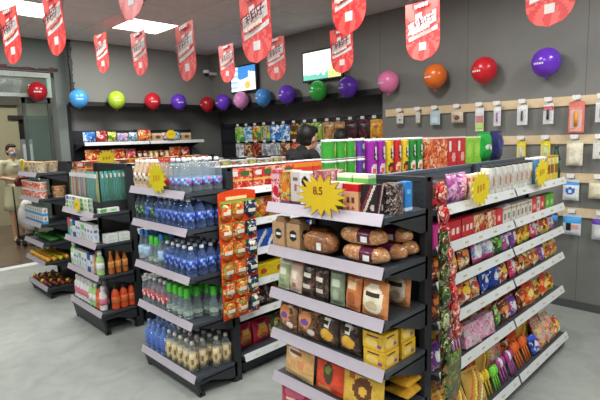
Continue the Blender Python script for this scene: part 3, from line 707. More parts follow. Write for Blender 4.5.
bottle('bluewater', 'blue water bottle with white print', .033, .19, WB, PH('3f62c0', .3), PH('dfe6f2', .35), labcols=[PH('34509c'), PH('6a86c8'), PH('3c5cb0')])
bottle('darkgreen', 'dark bottle with green label', .032, .188, clear('5a6a78', .5), PH('2c5a3a', .3), PH('20242a', .35), labcols=[PH('2c5a3a'), PH('1c2c24'), PH('7aa87a')])
bottle('redlabel', 'clear soda bottle with red label', .032, .195, CL, R_, PH('e8e4e0'), labcols=[R_, W_, R_], lab=(.25, .48))
bottle('creamlabel', 'clear bottle with cream paper label', .033, .2, CL, PH('d3c294', .5), PH('d8d0cc', .4), labcols=[PH('d3c294', .5), PH('cbb888', .5), PH('8a6a4a', .5), PH('d8c8a0', .5)], lab=(.12, .7), shoulder=.76)
bottle('bluepack', 'blue film wrapped water bottle', .034, .2, clear('8aaae8', .55), clear('5a82dc', .6), PH('6a90dc', .35), lab=(.15, .7))
pouch('limeplush', 'snack_pouch', 'lime green snack bag', 'snack pack', .11, .2, .07, PH('a8d82c', .35), ('oval', 0, -.2, .6, .4, PH('c8ea5a')))
# sweets rack
pouch('brownpack', 'snack_pouch', 'brown and black snack pack', 'snack pack', .15, .14, .07, PH('5c3a26', .3), ('oval', .1, .1, .6, .4, PH('e0c8a8')), ('oval', .2, .1, .3, .25, K_), ('band', .6, 1, PH('2a1c18')), ('rect', -.9, -.3, -.9, -.3, PH('c8303a')))
pouch('purplepack', 'sweet_pouch', 'purple and pink sweet pouch', 'sweets', .1, .15, .05, B(('c060a8', '8a3a90', 'e8b0d8', 'f0d8e8'), 40))
box_pack('creamsnack', 'snack_box', 'cream snack box with brown picture', 'box', .13, .05, .13, PH('ddd2c2'), ('oval', .1, -.1, .55, .4, PH('a8744a')), ('rect', -.8, .8, .5, .75, PH('c86a4a')))
can('capjar', 'snack_jar', 'white jar with black lid', 'jar', .037, .165, PH('e2dcd4', .35), PH('222225', .4), ('rect', -.55, .55, -.6, .3, PH('c9c2bc')), ('oval', 0, -.1, .3, .3, PH('b87a5a')))
can('brownjar', 'snack_jar', 'brown round snack jar', 'jar', .037, .13, PH('7a3c2c', .35), PH('e4e0da', .4), ('oval', 0, 0, .45, .5, PH('d8b08a')))
can('bluejar', 'snack_jar', 'blue and white tall jar', 'jar', .037, .175, PH('4a88d0', .35), PH('dfe6ec', .4), ('rect', -.4, .4, -.8, .2, PH('d8e4f0')))
can('yellowjar', 'snack_jar', 'yellow and brown spotted jar', 'jar', .036, .175, PH('e0c04a', .35), PH('9a7a3a', .4), ('rect', -.5, .5, -.4, .3, PH('8a5a34')), ('oval', 0, .6, .3, .2, W_))
bottle('greenbottle', 'dark green tall sauce bottle', .03, .24, PH('20402c', .25), PH('3a6a44', .3), PH('1c241e'), shoulder=.68)
box_pack('magbox', 'sweet_box', 'magenta sweet box', 'box', .12, .05, .11, PH('c8328c', .35), ('rect', -.3, .3, -.8, .6, PH('e8c0a0')))
box_pack('redbox', 'sweet_box', 'red sweet box with white print', 'box', .14, .05, .105, PH('c42430', .35), ('rect', -.8, .8, -.3, .35, PH('e8d4cc')), ('rect', -.6, -.3, -.3, .35, PH('c42430')), ('rect', .1, .35, -.3, .35, PH('c42430')))
box_pack('redgold', 'sweet_box', 'red and gold sweet box', 'box', .13, .05, .1, B(('c02c30', 'd8a85a', 'e8d0b0', '9a2028'), 35))
box_pack('whitepk', 'sweet_box', 'small white and grey sweet pack', 'box', .06, .05, .1, PH('d8d4cc', .35), ('rect', -.5, .5, -.5, .2, PH('8a7a6a')), ('band', .6, .85, PH('b89a7a')))
box_pack('redpk', 'sweet_box', 'small plain red sweet pack', 'box', .08, .05, .1, PH('d03038', .35), ('rect', -.4, .4, -.4, .2, PH('f0c0b0')))
box_pack('greenpk', 'sweet_box', 'small green sweet pack', 'box', .08, .05, .1, PH('5aa83c', .35), ('rect', -.4, .4, -.4, .2, PH('b8dc8a')))
pouch('candyred', 'sweet_pouch', 'red and yellow candy bag', 'sweets', .13, .126, .05, B(('b8302c', 'e0b83a', 'f0e0c8', '5a2a20', 'd8682a'), 32), ('oval', 0, .15, .6, .35, PH('e8c23a')), ('oval', 0, -.5, .3, .2, W_))
pouch('candybrown', 'sweet_pouch', 'brown and orange candy bag', 'sweets', .13, .126, .05, B(('6a3424', 'd87c34', 'e8d0a8', '2c1c18', 'b83a2c'), 32), ('rect', -.6, .6, .1, .5, PH('e8883a')), ('oval', 0, -.4, .4, .25, PH('f0dcb0')))
pouch('candyblue', 'sweet_pouch', 'pale blue and pink candy bag', 'sweets', .12, .126, .05, B(('8ab0d8', 'e0c8d8', 'c84a7a', 'f0f0f0', '4a6ab0'), 32), ('oval', 0, .1, .55, .4, W_), ('band', -1, -.6, PH('c84a7a')))
pouch('candygreen', 'sweet_pouch', 'dark green candy bag', 'sweets', .11, .126, .05, B(('2e5a2c', '5a9a3a', '1c3a20', 'c8d88a'), 30), ('oval', 0, -.1, .5, .3, PH('7ab84a')))
pouch('candyroyal', 'sweet_pouch', 'royal blue candy bag', 'sweets', .11, .126, .05, B(('1f3c9a', '2c50b8', 'd8e0f0', '16286a'), 28), ('oval', 0, .1, .5, .3, W_), ('band', .6, 1, PH('2c50c8')))
pouch('candypurple', 'sweet_pouch', 'purple and white candy bag', 'sweets', .1, .126, .05, B(('6a3a8a', 'e0d8e8', '9a5ab0', 'c84a6a'), 32), ('oval', 0, 0, .5, .4, W_), ('band', .5, 1, PH('6a3a9a')))
pouch('candyyellow', 'sweet_pouch', 'yellow candy bag', 'sweets', .1, .126, .05, B(('e0bc2a', 'f0dc6a', 'c84a2a', '6a4a20'), 30), ('oval', 0, .1, .5, .35, PH('c8302c')), ('band', -1, -.7, PH('e8d44a')))
pouch('candypink', 'sweet_pouch', 'pink and red candy bag', 'sweets', .1, .126, .05, B(('d8507a', 'e8a0b8', 'c02840', 'f0e0d8'), 34), ('oval', 0, .2, .5, .35, W_), ('band', -1, -.5, PH('d83a6a')))
pouch('candywhite', 'sweet_pouch', 'white and gold candy bag', 'sweets', .1, .126, .05, B(('e0d8c8', 'd8a84a', 'b83a30', '8a6a4a'), 34), ('rect', -.6, .6, -.1, .4, PH('c83a2c')), ('oval', 0, -.5, .4, .25, PH('d8a84a')))
pouch('candygold', 'sweet_pouch', 'gold and red candy bag', 'sweets', .12, .126, .05, B(('cf9a34', 'b82c2c', 'f0dca0', '5a3420'), 30), ('oval', 0, .1, .6, .4, PH('b82c2c')), ('oval', 0, .1, .35, .2, PH('f0dca0')))
pouch('candyorange', 'sweet_pouch', 'bright orange sweet bag', 'sweets', .14, .15, .05, B(('e8621c', 'f08a3a', 'c83c1c', 'f4c890'), 38), ('oval', 0, 0, .55, .35, PH('f4d080')), ('band', .6, 1, PH('c83c1c')))
pouch('stripes', 'stick_candy_bag', 'striped candy stick bag', 'sweets', .17, .2, .06, PH('c8a048', .25), ('diag', 1.6, .9, .12, PH('d85a2a')), ('diag', 1.6, .3, .12, PH('e8d84a')), ('diag', 1.6, -.3, .12, PH('d87a3a')), ('diag', 1.6, -.9, .12, PH('f0e8c0')), ('diag', 1.6, 0, .06, PH('5a3424')))
pouch('mixbag', 'sweet_pouch', 'clear mixed sweet bag', 'sweets', .16, .2, .07, B(('c8c0a0', 'd83a5a', 'e8c83a', '4aa04a', 'd870a8', 'e87a2a'), 45))
flower('pinkfig', 'pink bear headed candy sticks', .1, .15, PH('e0a0c0'), [PH('e890b8'), PH('d868a0')])
flower('greenfig', 'lime green candy sticks', .11, .14, PH('7ac83a'), [PH('6ad02c'), PH('8ae04a')])
flower('purplefig', 'purple and white candy sticks', .12, .15, PH('b060a0'), [PH('a8408c'), PH('ecdce8')])
flower('orangefig', 'orange candy sticks', .12, .17, PH('e87a2a'), [PH('e8601c'), PH('f07a30')])
flower('yellowfig', 'yellow candy sticks', .1, .15, PH('e0c02a'), [PH('ecd03a'), PH('d8b020')])
box_pack('pinkset', 'sweet_box', 'pink patterned sweet box', 'box', .16, .045, .12, B(('d890b0', 'e8c0d0', 'c05a8a', 'a8c0b0'), 50))
# chips and cups on top tiers
for ky, nm, c, c2 in (('chipgreen', 'green', '3a9a34', 'e0c850'), ('chippurple', 'violet', '9a2a9c', 'd8c8d8'), ('chipyellow', 'yellow', 'e8c02a', '3a2a24'), ('chipred', 'red', 'c82a2a', 'e8c8a0'), ('chipdkgreen', 'deep green', '2c8a3c', 'e8e0d0')):
    can(ky, 'crisp_tube', 'tall %s crisp tube' % nm, 'crisp tube', .037, .2, PH(c, .3), PH('ecebe6', .35), ('oval', .2, .2, .5, .42, K_), ('oval', .2, .35, .36, .2, PH('e8e4e0')), ('oval', .2, .0, .25, .12, PH('e8e4e0')), ('oval', .1, -.65, .7, .28, PH(c2)), ('oval', -.2, -.7, .25, .14, PH('d8602c')))
can('shortgreen', 'crisp_tube', 'short green crisp tube', 'crisp tube', .037, .1, PH('3f9e36', .3), PH('ecebe6', .35), ('oval', .5, 0, .35, .7, PH('e0cc50')), ('oval', .5, .3, .2, .4, PH('f0e8e0')))
can('shortpurple', 'crisp_tube', 'short violet crisp tube', 'crisp tube', .037, .1, PH('6a3a9c', .3), PH('ecebe6', .35), ('oval', .2, 0, .5, .7, PH('3a3c5a')), ('oval', .2, .2, .3, .3, PH('b8c0d0')))
box_pack('orangecarton', 'snack_carton', 'orange and red snack carton', 'box', .13, .07, .195, B(('d8602c', 'e88a4a', 'c03428', 'e8c0a0'), 30), ('band', .86, 1, W_))
box_pack('redcarton', 'snack_carton', 'red snack carton with white print', 'box', .12, .07, .195, PH('c82a30', .35), ('band', .88, 1, W_), ('rect', -.7, -.3, 0, .7, W_), ('oval', .3, -.4, .4, .35, PH('e8a8a0')))
box_pack('limecarton', 'snack_carton', 'lime green snack carton', 'box', .12, .07, .19, PH('8ac83a', .35), ('band', .88, 1, PH('e8e8c0')), ('oval', 0, 0, .6, .5, PH('a8d85a')))
box_pack('yellowcarton', 'snack_carton', 'yellow and green snack carton', 'box', .08, .07, .19, PH('c8cc4a', .35), ('rect', -.6, .6, -.6, .2, PH('e8b84a')))
pouch('greenlarge', 'snack_pouch', 'large bright green snack bag', 'snack pack', .2, .22, .09, PH('1f9a3c', .3), ('oval', -.3, 0, .25, .15, W_), ('oval', .3, 0, .25, .15, W_))
pouch('navybag', 'snack_pouch', 'large navy blue snack bag', 'snack pack', .2, .225, .09, PH('23285c', .3), ('rect', -.3, 0, -.5, .4, PH('3a4688')), ('oval', .4, 0, .2, .5, PH('5a608c')))
can('rednoodle', 'noodle_cup', 'red noodle cup with pale lid', 'noodle cup', .055, .13, B(('c8302c', 'e0c8a0', 'd8583a', 'a02028'), 40), PH('e8e0d8', .4), ('oval', 0, .2, .5, .4, PH('e8d8c8')), r2=.042)
box_pack('rednoodlebox', 'noodle_box', 'red box of noodles with white oval', 'box', .19, .11, .135, B(('c8302e', 'd8503c', 'e8b890', 'a82028'), 28), ('oval', -.55, .55, .32, .3, W_), ('rect', 0, .8, .35, .8, PH('3a6a34')), ('band', -.2, 0, PH('e0b85a')))
can('greennoodle', 'noodle_cup', 'pale yellow green noodle cup', 'noodle cup', .055, .13, B(('d8d48a', 'e8e0b0', '9ab04a', 'd8b05a'), 40), PH('ece8dc', .4), r2=.042)
can('whitecup', 'noodle_cup', 'white topped noodle cup', 'noodle cup', .055, .12, B(('e4ded2', 'f0ece4', 'c86a5a', '6a9a5a'), 30), PH('f2f0ea', .4), r2=.044)
box_pack('orangebox', 'snack_box', 'orange snack box with white dots', 'box', .2, .1, .14, PH('dc4430', .35), ('oval', -.5, -.3, .2, .25, W_), ('oval', .1, -.3, .2, .25, W_), ('oval', .6, -.5, .2, .25, PH('e8c83a')), ('band', .6, 1, PH('e8902c')))
box_pack('yellowbox', 'snack_box', 'yellow and orange snack box', 'box', .15, .1, .14, PH('e8a82c', .35), ('oval', 0, -.2, .4, .4, PH('f0e070')), ('rect', -.6, .6, .4, .8, PH('e0602a')))
# lower tiers of the second rack
pouch('orangeyellow', 'snack_pouch', 'orange and yellow snack bag', 'snack pack', .15, .14, .05, B(('e0a030', 'd8502c', 'f0d080', 'b83024'), 25))
box_pack('lilacbox', 'snack_box', 'lilac and orange snack box', 'box', .06, .06, .13, PH('b890c8', .35), ('rect', -.5, .5, -.5, .3, PH('e8a070')))
box_pack('bluebox', 'snack_box', 'blue and white snack box', 'box', .09, .06, .13, PH('2c5ab8', .35), ('diag', .8, 0, .3, W_))
box_pack('yellowtray', 'snack_box', 'yellow snack box with red print', 'box', .15, .08, .1, PH('e8c424', .35), ('oval', .1, 0, .4, .4, PH('c84a2a')))
pouch('darkpack', 'snack_pouch', 'dark brown and white snack bag', 'snack pack', .15, .13, .05, B(('3a2a28', '6a5248', 'd8d0c8', '8a4a3a'), 25))
pouch('redorange', 'noodle_pouch', 'red and orange noodle bag', 'noodles', .15, .17, .06, PH('b82040', .28), ('oval', 0, -.1, .7, .6, PH('d88438')), ('rect', -.4, .4, .2, .6, PH('e8c060')), ('oval', 0, -.4, .4, .25, PH('8a5a28')))
# toiletries
for ky, c, cc in (('tbyellow', 'a8b04a', 'b4b48c'), ('tbpink', 'c83a64', 'c8a0a0'), ('tbdark', '1c2024', '70787a'), ('tbteal', '0c8a7c', '3cae9c'), ('tbgreen', '0c7c50', '2c9a78'), ('tbblue', '2a62a8', '88a4b8')):
    toothbrush(ky, 'toothbrush in %s blister pack' % {'tbyellow': 'a yellow', 'tbpink': 'a pink', 'tbdark': 'a black', 'tbteal': 'a teal', 'tbgreen': 'a green', 'tbblue': 'a blue'}[ky], PH(cc, .4), PH(c, .35))
box_pack('pastegreen', 'toothpaste_box', 'green and white toothpaste box', 'box', .17, .04, .035, W_, ('rect', -.9, -.2, -.8, .8, PH('5ab04a')), ('oval', .4, 0, .3, .6, PH('8ad07a')))
box_pack('pasteblue', 'toothpaste_box', 'blue and white toothpaste box', 'box', .17, .04, .035, W_, ('rect', -.9, 0, -.8, .8, PH('3a6ad0')), ('oval', .5, 0, .2, .6, R_))
box_pack('soapwhite', 'soap_box', 'flat white soap box', 'box', .1, .07, .035, W_, ('rect', -.6, .6, -.5, .5, PH('c0d8c8')))
box_pack('carewhite', 'care_box', 'white care product box with blue print', 'box', .06, .05, .15, W_, ('rect', -.6, .6, .1, .4, PH('4a70c0')), ('oval', 0, -.4, .5, .25, PH('9ac0e0')))
box_pack('carepink', 'care_box', 'pink and teal care product box', 'box', .05, .05, .16, PH('d05078', .4), ('band', -1, 0, PH('4ab0a8')))
box_pack('caregreen', 'care_box', 'white and green care product box', 'box', .06, .05, .15, W_, ('band', .2, .8, PH('6ac06a')), ('oval', 0, -.4, .4, .3, PH('3a9a4a')))
box_pack('carenavy', 'care_box', 'navy and white care product box', 'box', .055, .05, .16, PH('2a4aa0', .4), ('band', -.4, .3, W_))
bottle('shampoow', 'white and pink shampoo bottle', .032, .21, PH('e8dcdc', .35), PH('d87a90', .35), PH('f0f0ee'), 'shampoo_bottle', shoulder=.82, capr=.018, caph=.03)
bottle('shampoog', 'pale green shampoo bottle', .032, .21, PH('a8d08a', .35), PH('e8f0e0', .35), PH('e8f0e8'), 'shampoo_bottle', shoulder=.82, capr=.018, caph=.03)
bottle('orangeb', 'orange bottle with black cap', .033, .21, PH('e0562a', .25), PH('e8703c', .3), PH('1e1e20'), 'shampoo_bottle', shoulder=.8, capr=.016, caph=.03)
bottle('amberb', 'amber brown slim bottle', .024, .2, PH('b8682c', .25), PH('d8904a', .3), PH('b8783c'), 'shampoo_bottle', shoulder=.6, capr=.012)
# groceries on the last end display
can('bucket', 'noodle_bucket', 'beige lidded noodle bucket', 'noodle cup', .06, .11, B(('c8b490', 'e0d4c0', '8a6a54', 'd8c8b0'), 40), PH('b89468', .4), r2=.05)
can('rednood', 'noodle_cup', 'red and white noodle cup', 'noodle cup', .05, .085, B(('d86a5a', 'f0e4d8', 'c83a34', 'e8a890'), 50), PH('f0d8d0', .4), ('oval', 0, 0, .4, .4, PH('e8783a')), r2=.043)
can('brownbucket', 'noodle_bucket', 'brown noodle bucket', 'noodle cup', .07, .12, B(('a87450', 'c09068', 'd8a878', '7a5038'), 30), PH('b88a60', .4), r2=.058)
box_pack('milkbox', 'milk_carton', 'small blue and white milk carton', 'milk', .06, .05, .08, PH('e8ecee', .35), ('band', -1, -.3, PH('4aa0d8')), ('oval', 0, .2, .4, .3, PH('d83a4a')), ('oval', .3, .6, .3, .2, PH('5ab06a')))
fruit('greenveg', 'cucumber', 'green cucumber', .022, .11, PH('3a7a2c', .4), PH('2a4a20'), 'vegetable')
fruit('mango', 'mango', 'ripe orange mango', .026, .05, PH('e8a02c', .35), PH('5a4a20'), 'fruit')
fruit('lemon', 'lemon', 'yellow lemon', .024, .045, PH('e8d02c', .35), PH('5a6a20'), 'fruit')
fruit('redfruit', 'apple', 'dark red apple', .027, .045, PH('8a2a1c', .3), PH('3a2a18'), 'fruit')
fruit('darkfruit', 'plum', 'dark purple plum', .025, .04, PH('3a1a20', .3), PH('3a2a18'), 'fruit')
#===== rows
T6 = ['top tier', 'second tier', 'third tier', 'fourth tier', 'fifth tier', 'bottom tier']
RZ = -PI/2
# --- snack end display
def e1(keys, tier, dx=0, depth=.06, **k): return row(keys, 1.465+depth/2+dx, k.pop('y', 1.695), G1L[tier], RZ, k.pop('length', .655), k.pop('where', T6[tier]+' of front snack display'), **k)
e1(['pinkbox', 'goldbox', 'creambox', 'whiteblack', 'starred', 'greenwhite', 'almond', 'blackbox', 'blueslim'][:8], 0, fill=False, gap=.008, length=.64)
row(['blackflower'], 1.555, 1.10, G1L[0], RZ, .07, 'second row, top tier of snack display', fill=False)
row(['blueslim'], 1.63, 1.085, G1L[0], RZ, .07, 'third row, top tier of snack display', fill=False)
row(['creambox', 'greentop', 'greentop', 'starred', 'greentop', 'greentop', 'greentop'], 1.56, 1.66, G1L[0], RZ, .55, 'second row, top tier of snack display', fill=False)
e1(['rolls', 'rolls', 'bigloaf'], 1, depth=.08, fill=False, gap=.008, length=.4)
row(['purpleloaf'], 1.515, 1.285, G1L[1], RZ, .23, 'lower of front pair, bread tier', fill=False, jit=0)
row(['purpleloaf'], 1.515, 1.295, G1L[1]+.074, RZ, .23, 'upper of front pair, bread tier', fill=False, jit=0)
for k, (x, y, z) in enumerate(((1.615, 1.16, 0), (1.71, 1.165, 0), (1.655, 1.16, .066))):
    put('purpleloaf', x, y, G1L[1]+z, RZ+.0, None, ['just behind the front pair', 'rearmost on the shelf', 'on top of two rear ones'][k]+', bread tier')
row(['bigloaf'], 1.61, 1.62, G1L[1], RZ, .2, 'second row, second tier of snack display', fill=False)
e1(['greenbag', 'pinkbag', 'darkclear', 'darkclear', 'greenpouch', 'orangepouch', 'creampouch'], 2, depth=.045, fill=False, gap=.006, rx=-.08, length=.66)
row(['greenbag', 'pinkbag', 'darkclear', 'greenpouch', 'orangepouch', 'creampouch'], 1.56, 1.69, G1L[2], RZ, .64, 'second row, third tier of snack display', fill=True, rx=-.06, n=7)
put('creampouch', 1.67, 1.13, G1L[2], RZ, None, 'rear right of snack display third tier', rx=-.1)
e1(['purplelabel', 'purplelabel', 'blackyellow', 'blackyellow'], 3, depth=.06, fill=False, gap=.006, rx=-.1, length=.52)
for k, (x, y, z) in enumerate(((1.53, 1.112, 0), (1.53, 1.115, .072), (1.655, 1.112, 0), (1.655, 1.116, .072))):
    put('yellowcake', x, y, G1L[3]+z, RZ, None, ['lower front one right on the fourth snack tier', 'upper front one right on the fourth snack tier', 'lower rear one right on the fourth snack tier', 'upper rear one right on the fourth snack tier'][k])
row(['purplelabel', 'blackyellow', 'purplelabel', 'blackyellow'], 1.6, 1.69, G1L[3], RZ, .52, 'second row, fourth tier of snack display', fill=False)
e1(['creamsheet', 'redsheet', 'donutsheet'], 4, depth=.05, fill=False, gap=.008, rx=-.12, length=.66, start=.03)
for k in range(3):
    put('yellowflat', 1.64+.0, 1.12, G1L[4]+.03+k*.052, RZ, 'flat yellow bread pack lying at rear right, %s from the bottom of its pile' % ORD[k], cat='bread', rx=-PI/2+.05)
e1(['magenta', 'greenred', 'magenta'], 5, depth=.05, fill=False, gap=.008, rx=-.1, length=.66, start=.01)
# --- drinks end display
def e2(fronts, tier, nfull=2, lastn=4):
    for r_ in range(4):
        x = 1.497+r_*.074
        if r_ < nfull:
            row(fronts, x, 3.15, G2L[tier], RZ, .70, ('' if r_ == 0 else 'second row, ') + ['top', 'second', 'third', 'fourth', 'bottom'][tier] + ' tier of drinks display', gap=.0045, fill=False, jit=.003)
        else:
            ks = fronts[-lastn:]; L = sum(PR[q]['w'] for q in ks)+.0045*len(ks)
            row(ks, x, 2.463+L, G2L[tier], RZ, L+.01, ['', '', 'third row, ', 'fourth row, '][r_] + ['top', 'second', 'third', 'fourth', 'bottom'][tier] + ' tier of drinks display', gap=.0045, fill=False, jit=.002)
e2(['milktea']*3+['goldtea']*2+['redcap']*2+['waterclear']*3, 0)
e2(['darkgreen', 'darkgreen', 'bluewater', 'darkgreen']+['bluewater']*2+['water']*4, 1)
e2(['bluecap']*2+['greencap']*2+['bluecap']+['water']*5, 2)
e2(['redlabel']*5+['greencap']*4, 3)
put('limeplush', 1.56, 3.10, G2L[3], RZ, 'lime green snack bag at left end, fourth tier of drinks display', cat='snack pack') if 0 else None
e2(['bluepack']*4+['creamlabel']*6, 4)
# --- toiletries end display
row(['tbyellow', 'tbpink', 'tbyellow', 'tbdark', 'tbpink', 'tbyellow', 'tbblue', 'tbpink', 'tbyellow', 'tbdark', 'tbteal', 'tbteal', 'tbteal', 'tbteal', 'tbgreen'], 1.53, 4.52, 1.118, RZ, .6, 'on the toiletries display', gap=.008, jit=0)
m = MB(); m.box(-.01, .01, -.33, .33, 0, .012, DK); m.box(-.01, .01, -.33, .33, .0, .085, DK2); o = m.build('toothbrush_rack', None, (1.53, 4.215, 1.031)); tag(o, 'dark narrow rack holding toothbrush packs on toiletries display', 'rack')
m = MB(); m.box(-.12, .1, -.008, .008, 0, .085, DK2); o = m.build('toothbrush_rack', None, (1.67, 3.93, 1.031)); tag(o, 'dark side rack under teal toothbrushes on toiletries display', 'rack')
row(['tbteal', 'tbteal', 'tbgreen', 'tbteal', 'tbteal', 'tbgreen'], 1.555, 3.93, 1.118, 0, .22, 'on right side of toiletries display', gap=.006, jit=0)
for lv in range(3):
    row(['pastegreen' if lv < 2 else 'pasteblue', 'pasteblue', 'pastegreen'], 1.49, 4.54, 1.032+lv*.0375, RZ, .6, ['lowest', 'middle', 'upper'][lv]+' layer, top toiletries tier', gap=.006, jit=.001)
row(['pastegreen'], 1.5, 3.89, 1.032, 0, .18, 'side shelf layer, top toiletries tier', jit=0, fill=False)
row(['carepink', 'caregreen', 'carenavy', 'carewhite', 'carewhite', 'caregreen', 'carewhite', 'carewhite', 'carewhite'], 1.5, 4.55, G3L[1], RZ, .62, 'second tier of toiletries display')
for lv in range(2): row(['soapwhite', 'soapwhite'], 1.54, 3.91, G3L[1]+lv*.037, 0, .22, ['lower', 'upper'][lv]+' layer, side of toiletries display', jit=.001)
row(['shampoog', 'carewhite', 'carewhite', 'caregreen', 'carewhite', 'carewhite', 'carenavy', 'carewhite', 'amberb'], 1.5, 4.55, G3L[2], RZ, .66, 'third tier of toiletries display')
row(['amberb', 'amberb', 'amberb'], 1.55, 3.9, G3L[2], 0, .2, 'side of third tier, toiletries display', jit=0, gap=.012)
row(['shampoow']*5+['shampoog']*2+['orangeb'], 1.505, 4.55, G3L[3], RZ, .66, 'bottom tier of toiletries display')
row(['orangeb', 'orangeb', 'orangeb'], 1.56, 3.91, G3L[3], 0, .22, 'side of bottom tier, toiletries display', jit=0)
row(['shampoow']*6, 1.58, 4.55, G3L[3], RZ, .5, 'second row, bottom tier of toiletries display')
# --- grocery end display
row(['bucket'], 1.52, 5.89, G4L[0]+.004, RZ, .63, 'top tier of door side display', gap=.004)
row(['bucket'], 1.66, 5.5, G4L[0]+.004, RZ, .23, 'rear of top tier of door side display', gap=.004)
for lv in range(2): row(['rednood'], 1.51, 5.89, G4L[1]+lv*.088, RZ, .63, ['lower', 'upper'][lv]+' layer, second tier, door side display', gap=.002, jit=.001)
put('brownbucket', 1.68, 5.36, G4L[1], 0, 'brown noodle bucket standing alone at the side of the second tier', cat='noodle cup')
for lv in range(2): row(['milkbox'], 1.5, 5.89, G4L[2]+lv*.083, RZ, .63, ['lower', 'upper'][lv]+' layer, third tier, door side display', gap=.002, jit=.001)
def tray_fill(keys, tier, desc, n):
    k = 0
    for j in range(n):
        for i in range(4):
            ky = keys[(i*7+j*3) % len(keys)]; x = 1.49+i*.063; y = 5.85-j*(.56/(n-1))
            p = PR[ky]
            put(ky, x+random.uniform(-.004, .004), y+random.uniform(-.003, .003), G4L[tier], random.uniform(0, 3), None, '%s across and %s back, %s tier' % (ORD[j], ORD[i], ['', '', '', 'fourth', 'fifth', 'bottom'][tier])); k += 1
tray_fill(['mango', 'mango', 'lemon'], 4, '', 10); tray_fill(['lemon', 'redfruit', 'darkfruit', 'redfruit', 'darkfruit'], 5, '', 10)
for j in range(12):
    put('greenveg', 1.53+(j % 2)*.13, 5.85-(j//2)*.1, G4L[3]+.022, RZ, None, '%s along, %s row, fourth tier of door side display' % (ORD[j//2], ['front', 'back'][j % 2]), rx=-PI/2+.0)
# --- sweets side of the front rack
def f1(keys, tier, x0=1.96, x1=3.76, y=None, **k):
    if 1 < tier < 5: k.setdefault('gap', .012)
    y = y or (1.15, 1.15, 1.14, 1.135, 1.13, 1.09)[tier]
    return row(keys, x0, k.pop('yy', y), FS[tier][0], 0, x1-x0, T6[tier]+' of the front sweets rack', **k)
f1(['brownpack', 'purplepack', 'purplepack', 'creamsnack', 'brownjar', 'capjar', 'capjar', 'capjar', 'capjar', 'capjar', 'capjar', 'capjar', 'capjar', 'bluejar', 'bluejar', 'bluejar', 'yellowjar', 'yellowjar', 'yellowjar', 'greenbottle', 'greenbottle'], 0, fill=False)
f1(['magbox', 'redbox', 'redbox', 'redgold', 'redgold', 'redpk', 'whitepk', 'whitepk', 'whitepk', 'whitepk', 'whitepk', 'whitepk', 'whitepk', 'redpk', 'whitepk', 'redpk', 'greenpk', 'greenpk'], 1, fill=False)
f1(['candybrown', 'candyred', 'candybrown', 'candyblue', 'candyblue', 'candygreen', 'candypurple', 'candypurple', 'candyyellow', 'candyyellow', 'candypink', 'candywhite', 'candyyellow', 'candypurple', 'candygold', 'candywhite', 'candyred'], 2, fill=False, rx=-.22)
f1(['candybrown', 'candybrown', 'candyred', 'candywhite', 'candyroyal', 'candyroyal', 'candyred', 'candypink', 'candybrown', 'candygold', 'candywhite', 'candypurple', 'candyyellow', 'candywhite', 'candyred'], 3, fill=False, rx=-.22)
f1(['candypurple', 'pinkfig', 'pinkfig', 'pinkset', 'pinkset', 'candygreen', 'candybrown', 'candypurple', 'candybrown', 'candyorange', 'candyyellow', 'candyorange', 'candyyellow', 'candygold', 'candyyellow', 'candyred'], 4, fill=False, rx=-.2)
f1(['stripes', 'stripes', 'stripes', 'yellowfig', 'greenfig', 'purplefig', 'purplefig', 'orangefig', 'orangefig', 'candyroyal', 'mixbag', 'mixbag', 'candyred', 'mixbag', 'candyorange'], 5, fill=False, yy=1.085, rx=-.35, gap=.003)
def f2(keys, tier, yy, w_): return row(keys, 1.98, yy, FS[tier][0], 0, 1.75, 'second row, %s of front sweets rack' % T6[tier], rx=-.1, s=1)
f2(['candygold', 'candyred', 'purplepack', 'candywhite', 'candypink'], 2, 1.25, 0)
f2(['candyred', 'candyorange', 'candygold', 'candyyellow'], 3, 1.25, 0)
f2(['stripes', 'mixbag', 'candyred', 'candyorange'], 5, 1.20, 0)
f2(['candyorange', 'candyred', 'candygold'], 4, 1.27, 0)
# --- far side of the front rack: crisp tubes
zt = 1.379
def back(keys, x0, x1, y, z, where, **k): return row(keys, x0, y, z, 0, x1-x0, where, jit=0, **k)
back(['shortgreen']*3+['shortpurple'], 1.752, 2.1, 1.615, zt, 'lower layer of tubes behind snack display', fill=False, gap=.004)
back(['shortgreen']*3+['shortpurple'], 1.752, 2.1, 1.615, zt+.104, 'upper layer of tubes behind snack display', fill=False, gap=.004)
m = MB(); m.box(-.1, .1, -.07, .16, -.02, 0, TRAY); m.box(-.1, .1, -.074, -.07, -.026, .006, DK); m.build('tube_shelf', None, (1.87, 1.585, zt-.0)); o = bpy.data.objects['tube_shelf']; tag(o, 'small dark shelf extension under the short crisp tubes', 'shelf')
back(['chippurple', 'chippurple', 'chipyellow', 'chipred', 'chipyellow', 'chipdkgreen', 'chipdkgreen'], 2.075, 2.7, 1.6, zt, 'on the far side of front rack', fill=False, gap=.004)
back(['orangecarton', 'orangecarton', 'redcarton', 'redcarton', 'limecarton', 'limecarton', 'yellowcarton', 'yellowcarton'], 2.64, 3.5, 1.6, zt, 'far side of front rack', fill=False, gap=.004, n=6)
back(['greenlarge', 'navybag'], 3.37, 3.8, 1.58, zt, 'far side of front rack', fill=False, gap=.006)
